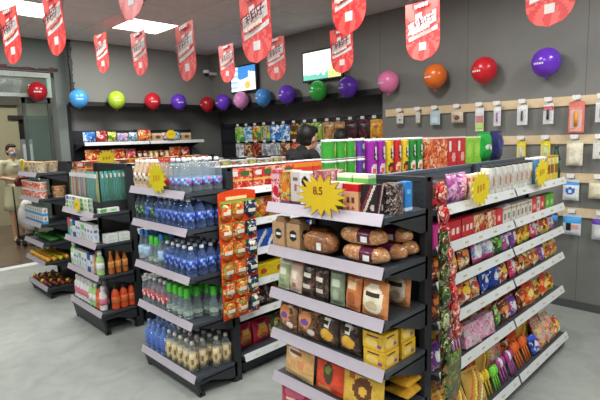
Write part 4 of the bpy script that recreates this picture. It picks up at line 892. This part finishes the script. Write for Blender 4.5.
# --- second rack
def g2(keys, tier, x1=2.7, y=2.565, **k): return row(keys, k.pop('x0', 1.85), y, F2[tier][0], 0, x1-1.85, T6[tier]+' of second rack', **k)
g2(['rednoodlebox', 'rednoodlebox', 'rednoodlebox', 'orangebox', 'orangebox', 'yellowbox', 'yellowbox', 'orangebox', 'greennoodle', 'greennoodle'], 0, x1=3.7, y=2.60, fill=False)
g2(['orangeyellow', 'candyyellow', 'orangeyellow', 'candygold']*3, 1, x1=3.72, fill=False, rx=-.15)
g2(['lilacbox', 'lilacbox', 'lilacbox', 'bluebox', 'bluebox', 'lilacbox']*4, 2, x1=3.72, fill=False)
g2(['yellowtray']*3+['almond']*4+['yellowtray']*6, 3, x1=3.72, fill=False)
g2(['darkpack', 'darkpack', 'candybrown']*5, 4, x1=3.72, fill=False, rx=-.15)
g2(['redorange', 'redorange', 'greenred']*4, 5, x1=3.72, fill=False, rx=-.1)
def tops(keys, x0, x1, y, z, where, **k): return row(keys, x0, y, z, 0, x1-x0, where, jit=.002, **k)
tops(['rednoodle', 'rednoodle', 'rednoodle', 'greennoodle', 'greennoodle'], 1.86, 3.75, 3.02, 1.267, 'far side of second rack')
tops(['whitecup', 'whitecup', 'greennoodle'], 1.86, 3.75, 3.99, 1.267, 'near side of third rack')
tops(['whitecup', 'rednoodle', 'whitecup'], 1.86, 3.75, 4.42, 1.267, 'far side of third rack')
tops(['rednoodlebox', 'orangebox', 'rednoodlebox', 'yellowbox'], 1.86, 3.75, 5.38, 1.267, 'near side of fourth rack')
tops(['rednoodle', 'whitecup', 'rednoodle'], 1.86, 3.75, 5.78, 1.267, 'far side of fourth rack')
# --- back alcove wall rack
pouch('wblue', 'snack_pouch', 'blue snack bag', 'snack pack', .17, .15, .07, B(('2c78c8', '4a9ae0', 'd8e4f0', '1c50a0'), 22))
pouch('wred', 'snack_pouch', 'red snack bag', 'snack pack', .15, .16, .07, B(('c82838', 'e05a5a', 'f0d0c8', '8a1820'), 22))
pouch('wyellow', 'snack_pouch', 'yellow green snack bag', 'snack pack', .12, .15, .07, B(('d8cc3a', '4a8a3a', 'f0e8a0'), 22))
pouch('wpink', 'snack_pouch', 'white and pink snack bag', 'snack pack', .17, .13, .07, B(('e8dce0', 'd890a0', '7a8ac0'), 22))
pouch('wteal', 'snack_pouch', 'pale blue snack bag', 'snack pack', .13, .14, .07, B(('8ab8d0', '3a6a90', 'e0e8e8'), 22))
box_pack('wtan', 'biscuit_box', 'tan biscuit box', 'box', .16, .1, .12, PH('c8a880', .4), ('oval', 0, 0, .5, .4, PH('6a4a3a')), ('band', .5, .9, PH('e0ccb0')))
pouch('worange', 'snack_pouch', 'orange red snack bag', 'snack pack', .2, .17, .07, B(('e0582c', 'e8a03a', 'c82828', 'f4dcb0'), 20))
row(['wblue', 'wred', 'wyellow', 'wpink', 'wteal', 'worange', 'wtan', 'wpink', 'wteal', 'wtan', 'wtan', 'wtan'], 2.49, 6.76, 1.604, 0, 1.83, 'top tier of alcove rack', fill=False, gap=.012)
can('wjar', 'sauce_jar', 'dark sauce jar with red lid', 'jar', .04, .13, B(('5a3020', '8a5030', 'e0c8a0', '3a2418'), 35), R_, ('rect', -.5, .5, -.3, .4, PH('e4d4b0')))
can('wjar2', 'sauce_jar', 'amber sauce jar with gold lid', 'jar', .04, .12, B(('a86a2c', 'd8a050', 'e8d8a8', '6a3a1c'), 35), PH('d8b04a'), ('oval', 0, 0, .5, .5, PH('f0e4c8')))
for lv, z in enumerate((1.339, 1.054)):
    row(['worange', 'wred', 'worange', 'wred', 'wjar', 'wjar', 'wjar2', 'wjar2', 'wjar', 'wjar2'] if lv == 0 else ['wjar', 'wjar2'], 2.49, 6.74, z, 0, 1.83, ['second', 'third'][lv]+' tier of alcove rack', gap=.01)
row(['wjar', 'wjar2', 'wjar'], 4.36, 6.98, 1.054, 0, .28, 'far corner beside alcove rack', gap=.01) if 0 else None
#===== starburst price signs
def star(x, y, z, rz, r, lb, txt=None, col='ecd21c', edge='8a3a1c'):
    t = empty('starburst_sign', (x, y, z), rz); tag(t, lb, 'price sign')
    n = 16; pts = []; wf = 1.62 if txt else 1.18
    for k in range(2*n):
        a = PI*k/n; rr = r if k % 2 == 0 else r*(.62 if txt else .72)
        if k % 4 == 0: rr *= .94
        pts.append((rr*wf*math.cos(a), rr*math.sin(a)))
    m = MB(); m.prism([(px*1.05, pz*1.05) for px, pz in pts], .002, PH(edge, .5), 1, 0) if txt else None
    m.prism(pts, .002, PH(col, .45), 1, -.002); m.build('star_card', t)
    m = MB(); m.box(-.01, .01, .0005, .012, -r*.9, -r*.3, CHROME); m.build('clip', t)
    if txt: text_mesh('price', txt, r*.5, PH('8a3a18', .5), .0005, t, (-r*.15, -.003, r*.2))
    else:
        m = MB()
        for k in range(3): m.box(-r*.45+k*r*.32, -r*.27+k*r*.32, -.0032, -.0018, -r*.2+k*r*.06, r*.18+k*r*.03, PH('c8901c', .5))
        m.build('price', t)
star(1.425, 1.335, 1.358, RZ, .092, 'large yellow starburst price sign reading 8.5 on front snack display', '8.5', 'd9b81e')
star(1.43, 2.73, 1.37, RZ, .1, 'yellow starburst sign on top tier of the drinks display', None, 'd6c614', 'd6c614')
star(2.34, 1.075, 1.315, 0, .098, 'yellow starburst sign at the near end of front sweets rack')
star(3.2, 1.075, 1.335, 0, .098, 'yellow starburst sign at the far end of front sweets rack')
star(1.43, 4.15, 1.09, RZ, .065, 'yellow starburst sign on the toothpaste boxes')
star(1.43, 5.62, 1.40, RZ, .06, 'yellow starburst sign on noodle buckets near the door')
star(2.17, 5.25, 1.43, 0, .1, 'yellow starburst sign on the fourth rack, left of drinks display')
star(3.74, 6.60, 1.70, 0, .08, 'yellow starburst sign on the alcove rack, top tier')
#===== hanging strips of packets
def strip(name, loc, rz, cols, rows, pw, ph, mats, lb, header=None, gap=.0, bag=0, curve=0, lastcol=None):
    t = empty(name, loc, rz); tag(t, lb, 'snack strip')
    W = cols*pw
    m = MB(); H = rows*ph
    m.box(-W/2, W/2, .0, .002, -H, 0, header or mats[0])
    if header:
        pts = [(-W/2, 0)]+[(-W/2+W*k/8, .06+.02*math.sin(PI*k/8)) for k in range(9)]+[(W/2, 0)]
        m.prism(pts, .003, header, 1, -.001); m.box(-W*.3, W*.25, -.003, -.001, .015, .035, PH('f0d8a0')); m.box(-W*.45, W*.45, -.003, -.001, -.004, .01, PH('7ab03a'))
    m.tube([(0, .001, .05), (0, .015, .085)], .002, CHROME, 5)
    m.build('hanging_card', t)
    if curve: t.rotation_euler = (0, -curve, 0)
    for j in range(rows):
        for i in range(cols):
            mt = lastcol if (lastcol and i == cols-1) else mats[(j*cols+i) % len(mats)]
            m = MB(); m.ell((0, -.012, 0), (pw*.44, .014, ph*.4), mt, 10, 7); m.box(-pw*.46, pw*.46, -.003, .0, -ph*.48, ph*.48, mt); m.box(-pw*.3, pw*.25, -.027, -.024, -.01, .012, PH('f0ead8')) if not curve else None
            o = m.build('packet', t); o.location = (-W/2+(i+.5)*pw, 0, -(j+.5)*ph); o.rotation_euler = (.08, 0, random.uniform(-.06, .06))
OR1 = B(('e0501c', 'e8902c', 'f0dca8', '5a8a3a', 'c83020'), 45); OR2 = B(('d87a2c', 'f0c870', 'b83a1c', '8a9a4a'), 45)
strip('snack_strip', (1.80, 2.41, 1.21), 0, 3, 6, .098, .125, [OR1, OR2], 'long orange hanging card of snack packets beside the drinks display', PH('e2481c', .3), lastcol=B(('1c2440', '2a3a6a', 'e8e0d0', '3a5a3a'), 35))
strip('snack_strip', (1.82, 1.02, 1.39), 0, 1, 8, .072, .096, [B(('c8242c', 'e06058', 'f0d0b8', '8a1c20'), 40)], 'red hanging strip of packets at the corner of front rack', curve=.24)
strip('snack_strip', (1.80, .99, 1.19), 0, 1, 6, .075, .115, [B(('22381a', '3f6422', 'a8b080', '2a2018', '6a3220'), 45)], 'dark green hanging strip of packets left of the red strip', curve=.06)
t = empty('seaweed_pack', (1.85, .955, .64), 0); t.scale = (1.35, 1, 1.35); tag(t, 'green jagged edged snack pack hanging lowest at the front rack', 'snack pack')
m = MB(); m.prism([(-.05, .0)]+[(-.05+(.015 if k % 2 else -.012), -.02*k) for k in range(1, 9)]+[(-.02, -.17), (.0, -.15), (.02, -.175), (.05, -.12), (.05, 0)], .012, B(('34501e', '7aa03c', '26381a', '9a5230'), 60), 1, 0); m.build('pack', t)
m = MB(); m.tube([(0, .006, 0), (0, .01, .04)], .002, CHROME, 5); m.build('hook_loop', t)
#===== hooks and hanging goods on the right wall
def hook(x, y, z, rz, lb, ln=.07, tag_col=None):
    t = empty('display_hook', (x, y, z), rz); tag(t, lb, 'hook')
    m = MB(); m.box(-.015, .015, -.004, .0, -.02, .02, CHROME); m.tube([(0, -.002, 0), (0, -ln, 0), (0, -ln-.004, .012)], .0028, CHROME, 6); m.build('peg', t)
    m = MB(); m.box(-.03, .03, -ln-.009, -ln-.006, .006, .042, PH(tag_col or 'e8e8e6', .4)); m.build('price_tag', t)
def hang(x, y, z, rz, w, h, kind, base, lb, cat, pats=(), th=.012, name='hanging_pack', extra=None, full=0):
    """z = height of the hole; the pack hangs below"""
    t = empty(name, (x, y, z), rz); tag(t, lb, cat)
    m = MB(); q = -.004
    wn = .5 if full else .2
    m.prism([(-w/2, -h), (w/2, -h), (w/2, -.01), (w*.46, .0), (w*.1, .008), (-w*.1, .008), (-w*.46, .0), (-w/2, -.01)], .0015, base, 1, 0)
    m.box(-w*.2, w*.2, -.001, 0, .004, .01, PH('8a8a88')); m.build('header_card', t)
    if kind == 'bag':
        fn = design(base, *pats); m = MB(); nx, nz = 10, 12
        for sg in (-1, 1):
            vs = []; fs = []; ms = []
            for j in range(nz+1):
                for i in range(nx+1):
                    u = i/nx*2-1; v = j/nz*2-1; b = (max(0, 1-abs(u)**2.5)*max(0, 1-abs(v)**3))**.6
                    vs.append((u*w/2*(1-.05*b), sg*b*th/2 + .0008*sg, -h+(v+1)/2*(h-.02)))
            for j in range(nz):
                for i in range(nx):
                    a = j*(nx+1)+i; f = (a, a+1, a+nx+2, a+nx+1); fs.append(f if sg < 0 else f[::-1]); ms.append(fn((i+.5)/nx*2-1, (j+.5)/nz*2-1))
            m.add(vs, fs, ms, True)
        m.T = Matrix(); m.build('bag', t)
    else:
        m = MB(); gridbox(m, w*.96, .003, h-.03, design(base, *pats), base); o = m.build('printed_card', t); o.location = (0, -.003, -h+.005)
        m = MB(); m.box(-w*.36, w*.36, -.005-th, -.005, -h*.85, -h*.2, clear('e8eef0', .22)); m.build('blister', t)
        if extra:
            m = MB(); extra(m, w, h, th); m.build('contents', t)
def stick(c, r=.008): return lambda m, w, h, th: m.tube([(0, -.005-th/2, -h*.78), (0, -.005-th/2, -h*.3)], r, PH(c, .35), 8)
HK = [
 (3.04, 1.845, .1, .13, 'c', 'd8d0c0', 'cream boxed accessory', [('oval', 0, -.1, .35, .35, K_)], None),
 (2.81, 1.845, .06, .13, 'c', 'd0c8b8', 'narrow beige card pack', [('rect', -.4, .4, -.5, .2, PH('b8a890'))], None),
 (2.606, 1.845, .13, .16, 'c', 'a8c4cc', 'pale blue card pack', [('rect', -.6, .6, -.7, .3, PH('c8dce0'))], None),
 (2.359, 1.845, .15, .15, 'b', 'c8b8a0', 'clear bag with brown slippers', [('oval', .1, -.1, .5, .45, PH('6a4a4a')), ('oval', -.4, .3, .3, .3, PH('b88a6a'))], None),
 (2.125, 1.845, .1, .25, 'c', 'e4e4e0', 'tall red and lime card', [('band', -.9, -.2, PH('b8d84a')), ('rect', -.9, .9, -.2, .45, R_)], None),
 (1.951, 1.845, .08, .2, 'c', 'e8e4e8', 'white card with purple tool', [], stick('9a3a90')),
 (1.72, 1.845, .11, .2, 'c', 'e8e8e6', 'white card with black brush', [('oval', 0, -.2, .5, .5, PH('d0d0ce'))], stick('1a1a1a', .01)),
 (1.497, 1.845, .1, .2, 'c', 'e0e0dc', 'white card with red header', [('band', .55, 1, R_)], stick('22242a', .012)),
 (1.273, 1.86, .145, .29, 'c', 'd87868', 'large coral card with orange tool', [('rect', -.7, .7, -.9, .6, PH('e8b0a0'))], stick('e8902a', .016)),
 (1.09, 1.845, .1, .2, 'c', 'e4e2de', 'white card at picture edge', [], stick('5a6a8a')),
 (1.72, 1.515, .095, .2, 'c', 'e4cc2a', 'yellow card pack left of its twin', [('rect', -.5, .5, -.3, .3, W_)], stick('d8d4a8')),
 (1.51, 1.515, .095, .2, 'c', 'e8d02a', 'yellow card pack with white disc', [('oval', 0, .2, .6, .3, W_)], stick('b8d860')),
 (1.275, 1.515, .15, .235, 'b', 'd6d0b8', 'cream net bag of cotton balls', [('oval', -.3, -.5, .4, .3, PH('e8e4d0')), ('oval', .4, -.2, .4, .3, PH('e4dec8'))], None),
 (1.09, 1.515, .11, .17, 'c', 'e0dcd0', 'cream card at picture edge', [('oval', .3, -.3, .3, .3, BR_)], None),
 (1.29, 1.18, .15, .2, 'b', 'dfe8ee', 'white pack with blue ring and blue header', [('band', .6, 1, PH('3a8ad0')), ('oval', 0, .05, .6, .38, PH('2c6ac0')), ('oval', 0, .05, .3, .18, W_)], None),
 (1.08, 1.18, .17, .17, 'b', 'd4ccae', 'beige bag on the third rail', [('oval', 0, 0, .5, .4, PH('e0dac4'))], None),
 (1.27, .875, .17, .2, 'b', 'c8d0d8', 'silver pack with sky blue header', [('band', .3, 1, PH('3a9ad8')), ('rect', -.5, 0, -.5, .3, K_), ('rect', .1, .8, -.3, .2, PH('d89a8a'))], None),
 (1.05, .875, .15, .22, 'b', 'c4c8cc', 'silver pack with violet header', [('band', .45, 1, PH('5a2ca0')), ('oval', 0, -.3, .6, .4, PH('e0dcd4'))], None),
 (1.44, .875, .13, .17, 'b', '4a5058', 'dark pack with blue header', [('band', .4, 1, PH('3a88c8'))], None)]
RN = {1.845: 'topmost', 1.86: 'topmost', 1.515: 'second', 1.18: 'third', .875: 'lowest'}
for (y, z, w_, h_, k_, bc, ds, pats, ex) in HK:
    zz = z+.0 if z != 1.86 else 1.845
    hook(XW-.018, y, zz+.0, RZ, 'chrome hook holding the %s' % ds)
    hang(XW-.068, y, zz-.012, RZ, w_*.85, h_*.9, 'bag' if k_ == 'b' else 'card', PH(bc, .4), '%s hanging on the %s wooden rail' % (ds, RN[z]), 'hanging pack', pats, .05 if k_ == 'b' else .018, extra=ex)
for k, y in enumerate((.86, .64, .42)):
    for z in (1.845, 1.515, 1.18, .875):
        hook(XW-.018, y, z, RZ, 'empty chrome hook right of the picture on the %s wooden rail' % RN[z], ) if 0 else None
# bags hanging in the alcove
AL = [(6.3, 'green', ('3c9a3c', '8ac84a', 'e8e0a0')), (6.08, 'teal and blue', ('3a8ac0', '8ac8d8', 'e0e8e8')), (5.86, 'red yellow', ('d8b83a', 'c83a2c', '3a8a4a', 'f0e8d0')), (5.64, 'mixed green', ('4a9a6a', 'd88a9a', 'c8d84a')), (5.42, 'royal blue', ('1f5ac0', '4aa0e0', 'e8f0f4')), (5.2, 'pale blue', ('5a9ad8', 'd8e8f4', '2c5aa8')), (4.98, 'dark yellow', ('3a3424', 'd8b82c', '7a2c20')),
      (4.76, 'olive green', ('7aa03a', 'b8cc6a', '4a6a28')), (4.56, 'yellow green', ('8ab83a', 'd0d87a', '5a8a30')), (4.34, 'brown paper', ('b8905a', 'c8a46c', '8a5a30')), (4.14, 'tan paper', ('c8a070', 'b08048', '7a4a28')), (3.94, 'dark plum', ('3c1c28', '5a2c38', '241418')),
      (3.74, 'black maroon', ('2c1a1e', '6a3038', '181214')), (3.56, 'golden', ('d8982c', 'e8b84a', 'b8642a')), (3.40, 'golden orange', ('d89030', 'b85a24', 'f0cc70'))]
def alcove(dy, z, hh, rowname, colsh):
    for i, (y, nm, cs) in enumerate(AL):
        if colsh: nm, cs = AL2[i % len(AL2)]
        hook(XN-.05, y, z+.01, RZ, 'hook with white tag above %s bag, %s from the corner, %s' % (nm, ORD[i], rowname), ln=.16)
        hang(XN-.19, y, z, RZ, (.21 if i < 10 else .185 if i < 12 else .165), hh, 'bag', B(cs, 16), '%s snack bag hanging %s from the corner, %s' % (nm, ORD[i], rowname), 'snack bag', [], .05, 'hanging_snack_bag')
AL2 = [('silver', ('c0c4c8', '8a9094', 'e8e8e8')), ('dark brown', ('5a3424', '8a5a3c', 'd8b890')), ('brick red', ('a83a2c', 'd8805a', '5a2018')), ('white grey', ('d8d8d8', '6a7078', 'a8a8b0'))]
alcove(0, 1.79, .235, 'upper alcove row', 0); alcove(0, 1.525, .22, 'lower alcove row', 1)
#===== people
def skinned(name, parent, parts, mat, voxel=.008):
    """tapered limbs and rounded volumes fused into one continuous surface"""
    m = MB()
    for p in parts:
        if p[0] == 'c': m.cap(p[1], p[2], p[3], p[4], mat)
        else: m.ell(p[1], p[2], mat, 20, 14)
    o = m.build(name, None)
    r = o.modifiers.new('r', 'REMESH'); r.mode = 'VOXEL'; r.voxel_size = voxel
    k = o.modifiers.new('s', 'SMOOTH'); k.iterations = 3; k.factor = .5
    dg = bpy.context.evaluated_depsgraph_get(); dg.update()
    me = bpy.data.meshes.new_from_object(o.evaluated_get(dg)); bpy.data.objects.remove(o)
    me.materials.clear(); me.materials.append(mat)
    for p in me.polygons: p.use_smooth = True
    q = bpy.data.objects.new(name, me); COL.objects.link(q); q.parent = parent
    return q
def V(*a): return Vector(a)
def arm(sx, el, wr, fing):
    """shoulder at sx; elbow and wrist points; fing = pointing direction of the hand"""
    sh = V(sx*.175, 0, 1.40); el = V(*el); wr = V(*wr); f = V(*fing).normalized(); side = f.cross(V(0, 0, 1)).normalized() if abs(f.z) < .9 else V(1, 0, 0)
    up = side.cross(f); out = [('c', sh, el, .048, .038), ('c', el, wr, .038, .025)]
    palm = wr+f*.045; out.append(('c', wr, wr+f*.085, .022, .026)); out.append(('e', palm, (.03, .03, .03)))
    for i, ln in enumerate((.068, .078, .072, .056)):
        b = wr+f*.085+side*(-.03+.02*i); k = b+f*ln*.55; e = k+(f*.7-up*.7).normalized()*ln*.5
        out += [('c', b, k, .0085, .008), ('c', k, e, .008, .007)]
    tb = wr+f*.03+side*.028*(-1); te = tb+(f*.6-side*.8).normalized()*.05; out.append(('c', tb, te, .011, .009)); return out
def head(hx, hy, hz, tilt):
    """tilt = forward lean of the face (m at chin)"""
    return [('e', (hx, hy, hz+.02), (.073, .092, .1)), ('e', (hx, hy-.025, hz-.055), (.053, .062, .06)), ('c', (hx, hy-.088, hz+.015), (hx, hy-.103, hz-.012), .011, .014),
            ('e', (hx-.075, hy, hz-.002), (.012, .022, .032)), ('e', (hx+.075, hy, hz-.002), (.012, .022, .032)), ('c', (hx-.02, hy-.082, hz-.052), (hx+.02, hy-.082, hz-.052), .009, .009)]
def person(loc, rz, lb, skin, hairc, shirtc, legc, arms, hd, sleeve=.5, skirt=None, s=1, scale_hair=1, bun=0, mask=None, shoe='2a2a2a', stance=.0, bare=0, nape=0):
    t = empty('person', loc, rz); t.scale = (s, s, s); tag(t, lb, 'person')
    sk = plain(skin, .5); hx, hy, hz = hd
    legs = []
    for sx in (-1, 1):
        fy = stance*sx; legs += [('c', (sx*.09, 0, .9), (sx*.095, -.01+fy*.5, .5), .08, .056), ('c', (sx*.095, -.01+fy*.5, .5), (sx*.095, .01+fy, .1), .055, .036), ('c', (sx*.095, .02+fy, .045), (sx*.1, -.12+fy, .03), .036, .03)]
    torso = [('e', (0, 0, .95), (.15, .1, .12)), ('e', (0, 0, 1.1), (.135, .095, .16)), ('e', (0, 0, 1.28), (.165, .105, .18)), ('c', (-.15, 0, 1.39), (.15, 0, 1.39), .055, .055), ('c', (0, .01, 1.4), (hx, hy+.015, hz-.06), .056, .05)]
    skinned('body', t, torso+legs+arm(-1, *arms[0])+arm(1, *arms[1])+head(hx, hy, hz, 0), sk, .0075)
    sh = [('e', (0, 0, .96), (.165, .115, .12)), ('e', (0, 0, 1.1), (.15, .11, .17)), ('e', (0, 0, 1.28), (.178, .118, .175)), ('c', (-.16, 0, 1.385), (.16, 0, 1.385), .064, .064), ('c', (0, .0, 1.36), (0, -.005, 1.425), .125, .072)]
    for sx, a in ((-1, arms[0]), (1, arms[1])):
        p0 = V(sx*.175, 0, 1.395); p1 = p0.lerp(V(*a[0]), sleeve); sh.append(('c', p0, p1, .063, .058))
    skinned('shirt', t, sh, plain(shirtc, .8), .01)
    if skirt:
        m = MB(); pr = [(.15, 1.02), (.165, .95), (.185, .8), (.2, .65), (.21, .55), (.2, .55), (.17, .8)]; m.T = Matrix.Diagonal((1, .72, 1, 1)); m.lathe(pr, plain(skirt, .8), 24); m.build('skirt', t)
    else:
        tr = [('e', (0, 0, .93), (.163, .112, .12))]
        for sx in (-1, 1):
            fy = stance*sx; tr += [('c', (sx*.09, 0, .88), (sx*.095, -.01+fy*.5, .5), .09, .068), ('c', (sx*.095, -.01+fy*.5, .5), (sx*.095, .01+fy, .12), .067, .055)]
        skinned('trousers', t, tr, plain(legc, .8), .01)
    for sx in (-1, 1):
        m = MB(); fy = stance*sx; m.ell((sx*.098, -.055+fy, .03 if not bare else .014), (.045, .12, .035 if not bare else .016), plain(shoe, .5), 14, 8); m.build('shoe', t)
    hp = [('e', (hx, hy+.022, hz+.045), (.084, .092, .095)), ('e', (hx, hy+.045, hz-.01), (.074, .065, .08)), ('e', (hx, hy-.03, hz+.095), (.062, .06, .035))]
    if nape: hp += [('e', (hx, hy+.035, hz+.05), (.092, .095, .1)), ('e', (hx, hy-.045, hz+.085), (.07, .06, .045))]
    if bun: hp.append(('e', (hx, hy+.1, hz+.02), (.04, .04, .045))); hp.append(('c', (hx-.07, hy-.01, hz+.03), (hx-.072, hy+.0, hz-.05), .014, .01))
    skinned('hair', t, hp, plain(hairc, .55, 0, .5), .008)
    for sx in (-1, 1):
        MB().ell((hx+sx*.03, hy-.088, hz+.018), (.011, .006, .006), plain('1a1412', .3), 8, 6).build('eye', t)
    if mask: skinned('face_mask', t, [('e', (hx, hy-.045, hz-.035), (.062, .062, .048)), ('e', (hx, hy-.09, hz-.02), (.02, .022, .024))], plain(mask, .7), .006)
    return t
person((3.40, 3.44, 0), PI/2-.12, 'person in black t-shirt seen from behind, head bent towards the hanging snacks', 'c8987a', '15110f', '17171a', '23262e',
       [((-.24, -.1, 1.16), (-.16, -.3, 1.2), (.1, -1, .1)), ((.24, -.1, 1.16), (.15, -.3, 1.22), (-.1, -1, .1))], (0, -.10, 1.55), s=1.02, nape=1)
person((4.02, 3.46, 0), PI/2+.1, 'person with dark hair mostly hidden behind the green crisp tubes', 'c8987a', '120f0e', '2a2a30', '23262e',
       [((-.25, -.05, 1.15), (-.2, -.26, 1.08), (.1, -1, 0)), ((.25, -.05, 1.15), (.18, -.28, 1.1), (-.1, -1, 0))], (0, -.05, 1.59), s=.975)
W0 = (2.17, 9.15, 0)
person(W0, .25, 'person in cream shirt dress and pale blue face mask standing outside the entrance', 'd0a488', '241a16', 'cfcbaa', 'cfcbaa',
       [((-.24, .0, 1.15), (-.08, -.2, 1.1), (1, -.5, 0)), ((.25, .0, 1.14), (.1, -.22, 1.04), (-1, -.4, 0))], (0, -.03, 1.60), sleeve=.75, skirt='cbc7a4', s=.94, bun=1, mask='9ab8d0', shoe='d8cfc0', stance=.06, bare=1)
t = empty('handbag', (2.24, 8.82, .93), .25); tag(t, 'dark red handbag held by the person in the cream dress', 'bag')
m = MB(); m.prism([(-.13, 0), (.13, 0), (.15, .08), (.11, .15), (-.11, .15), (-.15, .08)], .08, plain('6a1a22', .5), 1, -.04); m.build('pouch', t, bevel=.015)
m = MB(); m.tube([(-.09, 0, .14), (-.07, 0, .22), (0, 0, .25), (.07, 0, .22), (.09, 0, .14)], .008, plain('4a1218', .5)); m.build('handle', t)
t = empty('wheeled_trolley', (2.17, 8.5, -.002), .2); tag(t, 'white bag on a black wheeled trolley beside the person in cream', 'trolley')
skinned('bag', t, [('e', (0, 0, .48), (.15, .13, .24)), ('e', (0, -.02, .62), (.12, .11, .13)), ('e', (.02, -.02, .36), (.13, .12, .14))], plain('dcdcd8', .7), .012)
m = MB(); m.box(-.14, .14, -.14, .14, .1, .16, BLK); m.tube([(-.12, .12, .12), (-.12, .16, .95), (.12, .16, .95), (.12, .12, .12)], .012, BLK); m.build('frame', t)
for sx in (-1, 1):
    for sy in (-1, 1):
        m = MB(); m.T = Matrix.Translation((sx*.15, sy*.1, .055)) @ Matrix.Rotation(PI/2, 4, 'Y'); m.lathe([(.02, -.015), (.055, -.013), (.055, .013), (.02, .015)], BLK, 14); m.build('wheel', t)
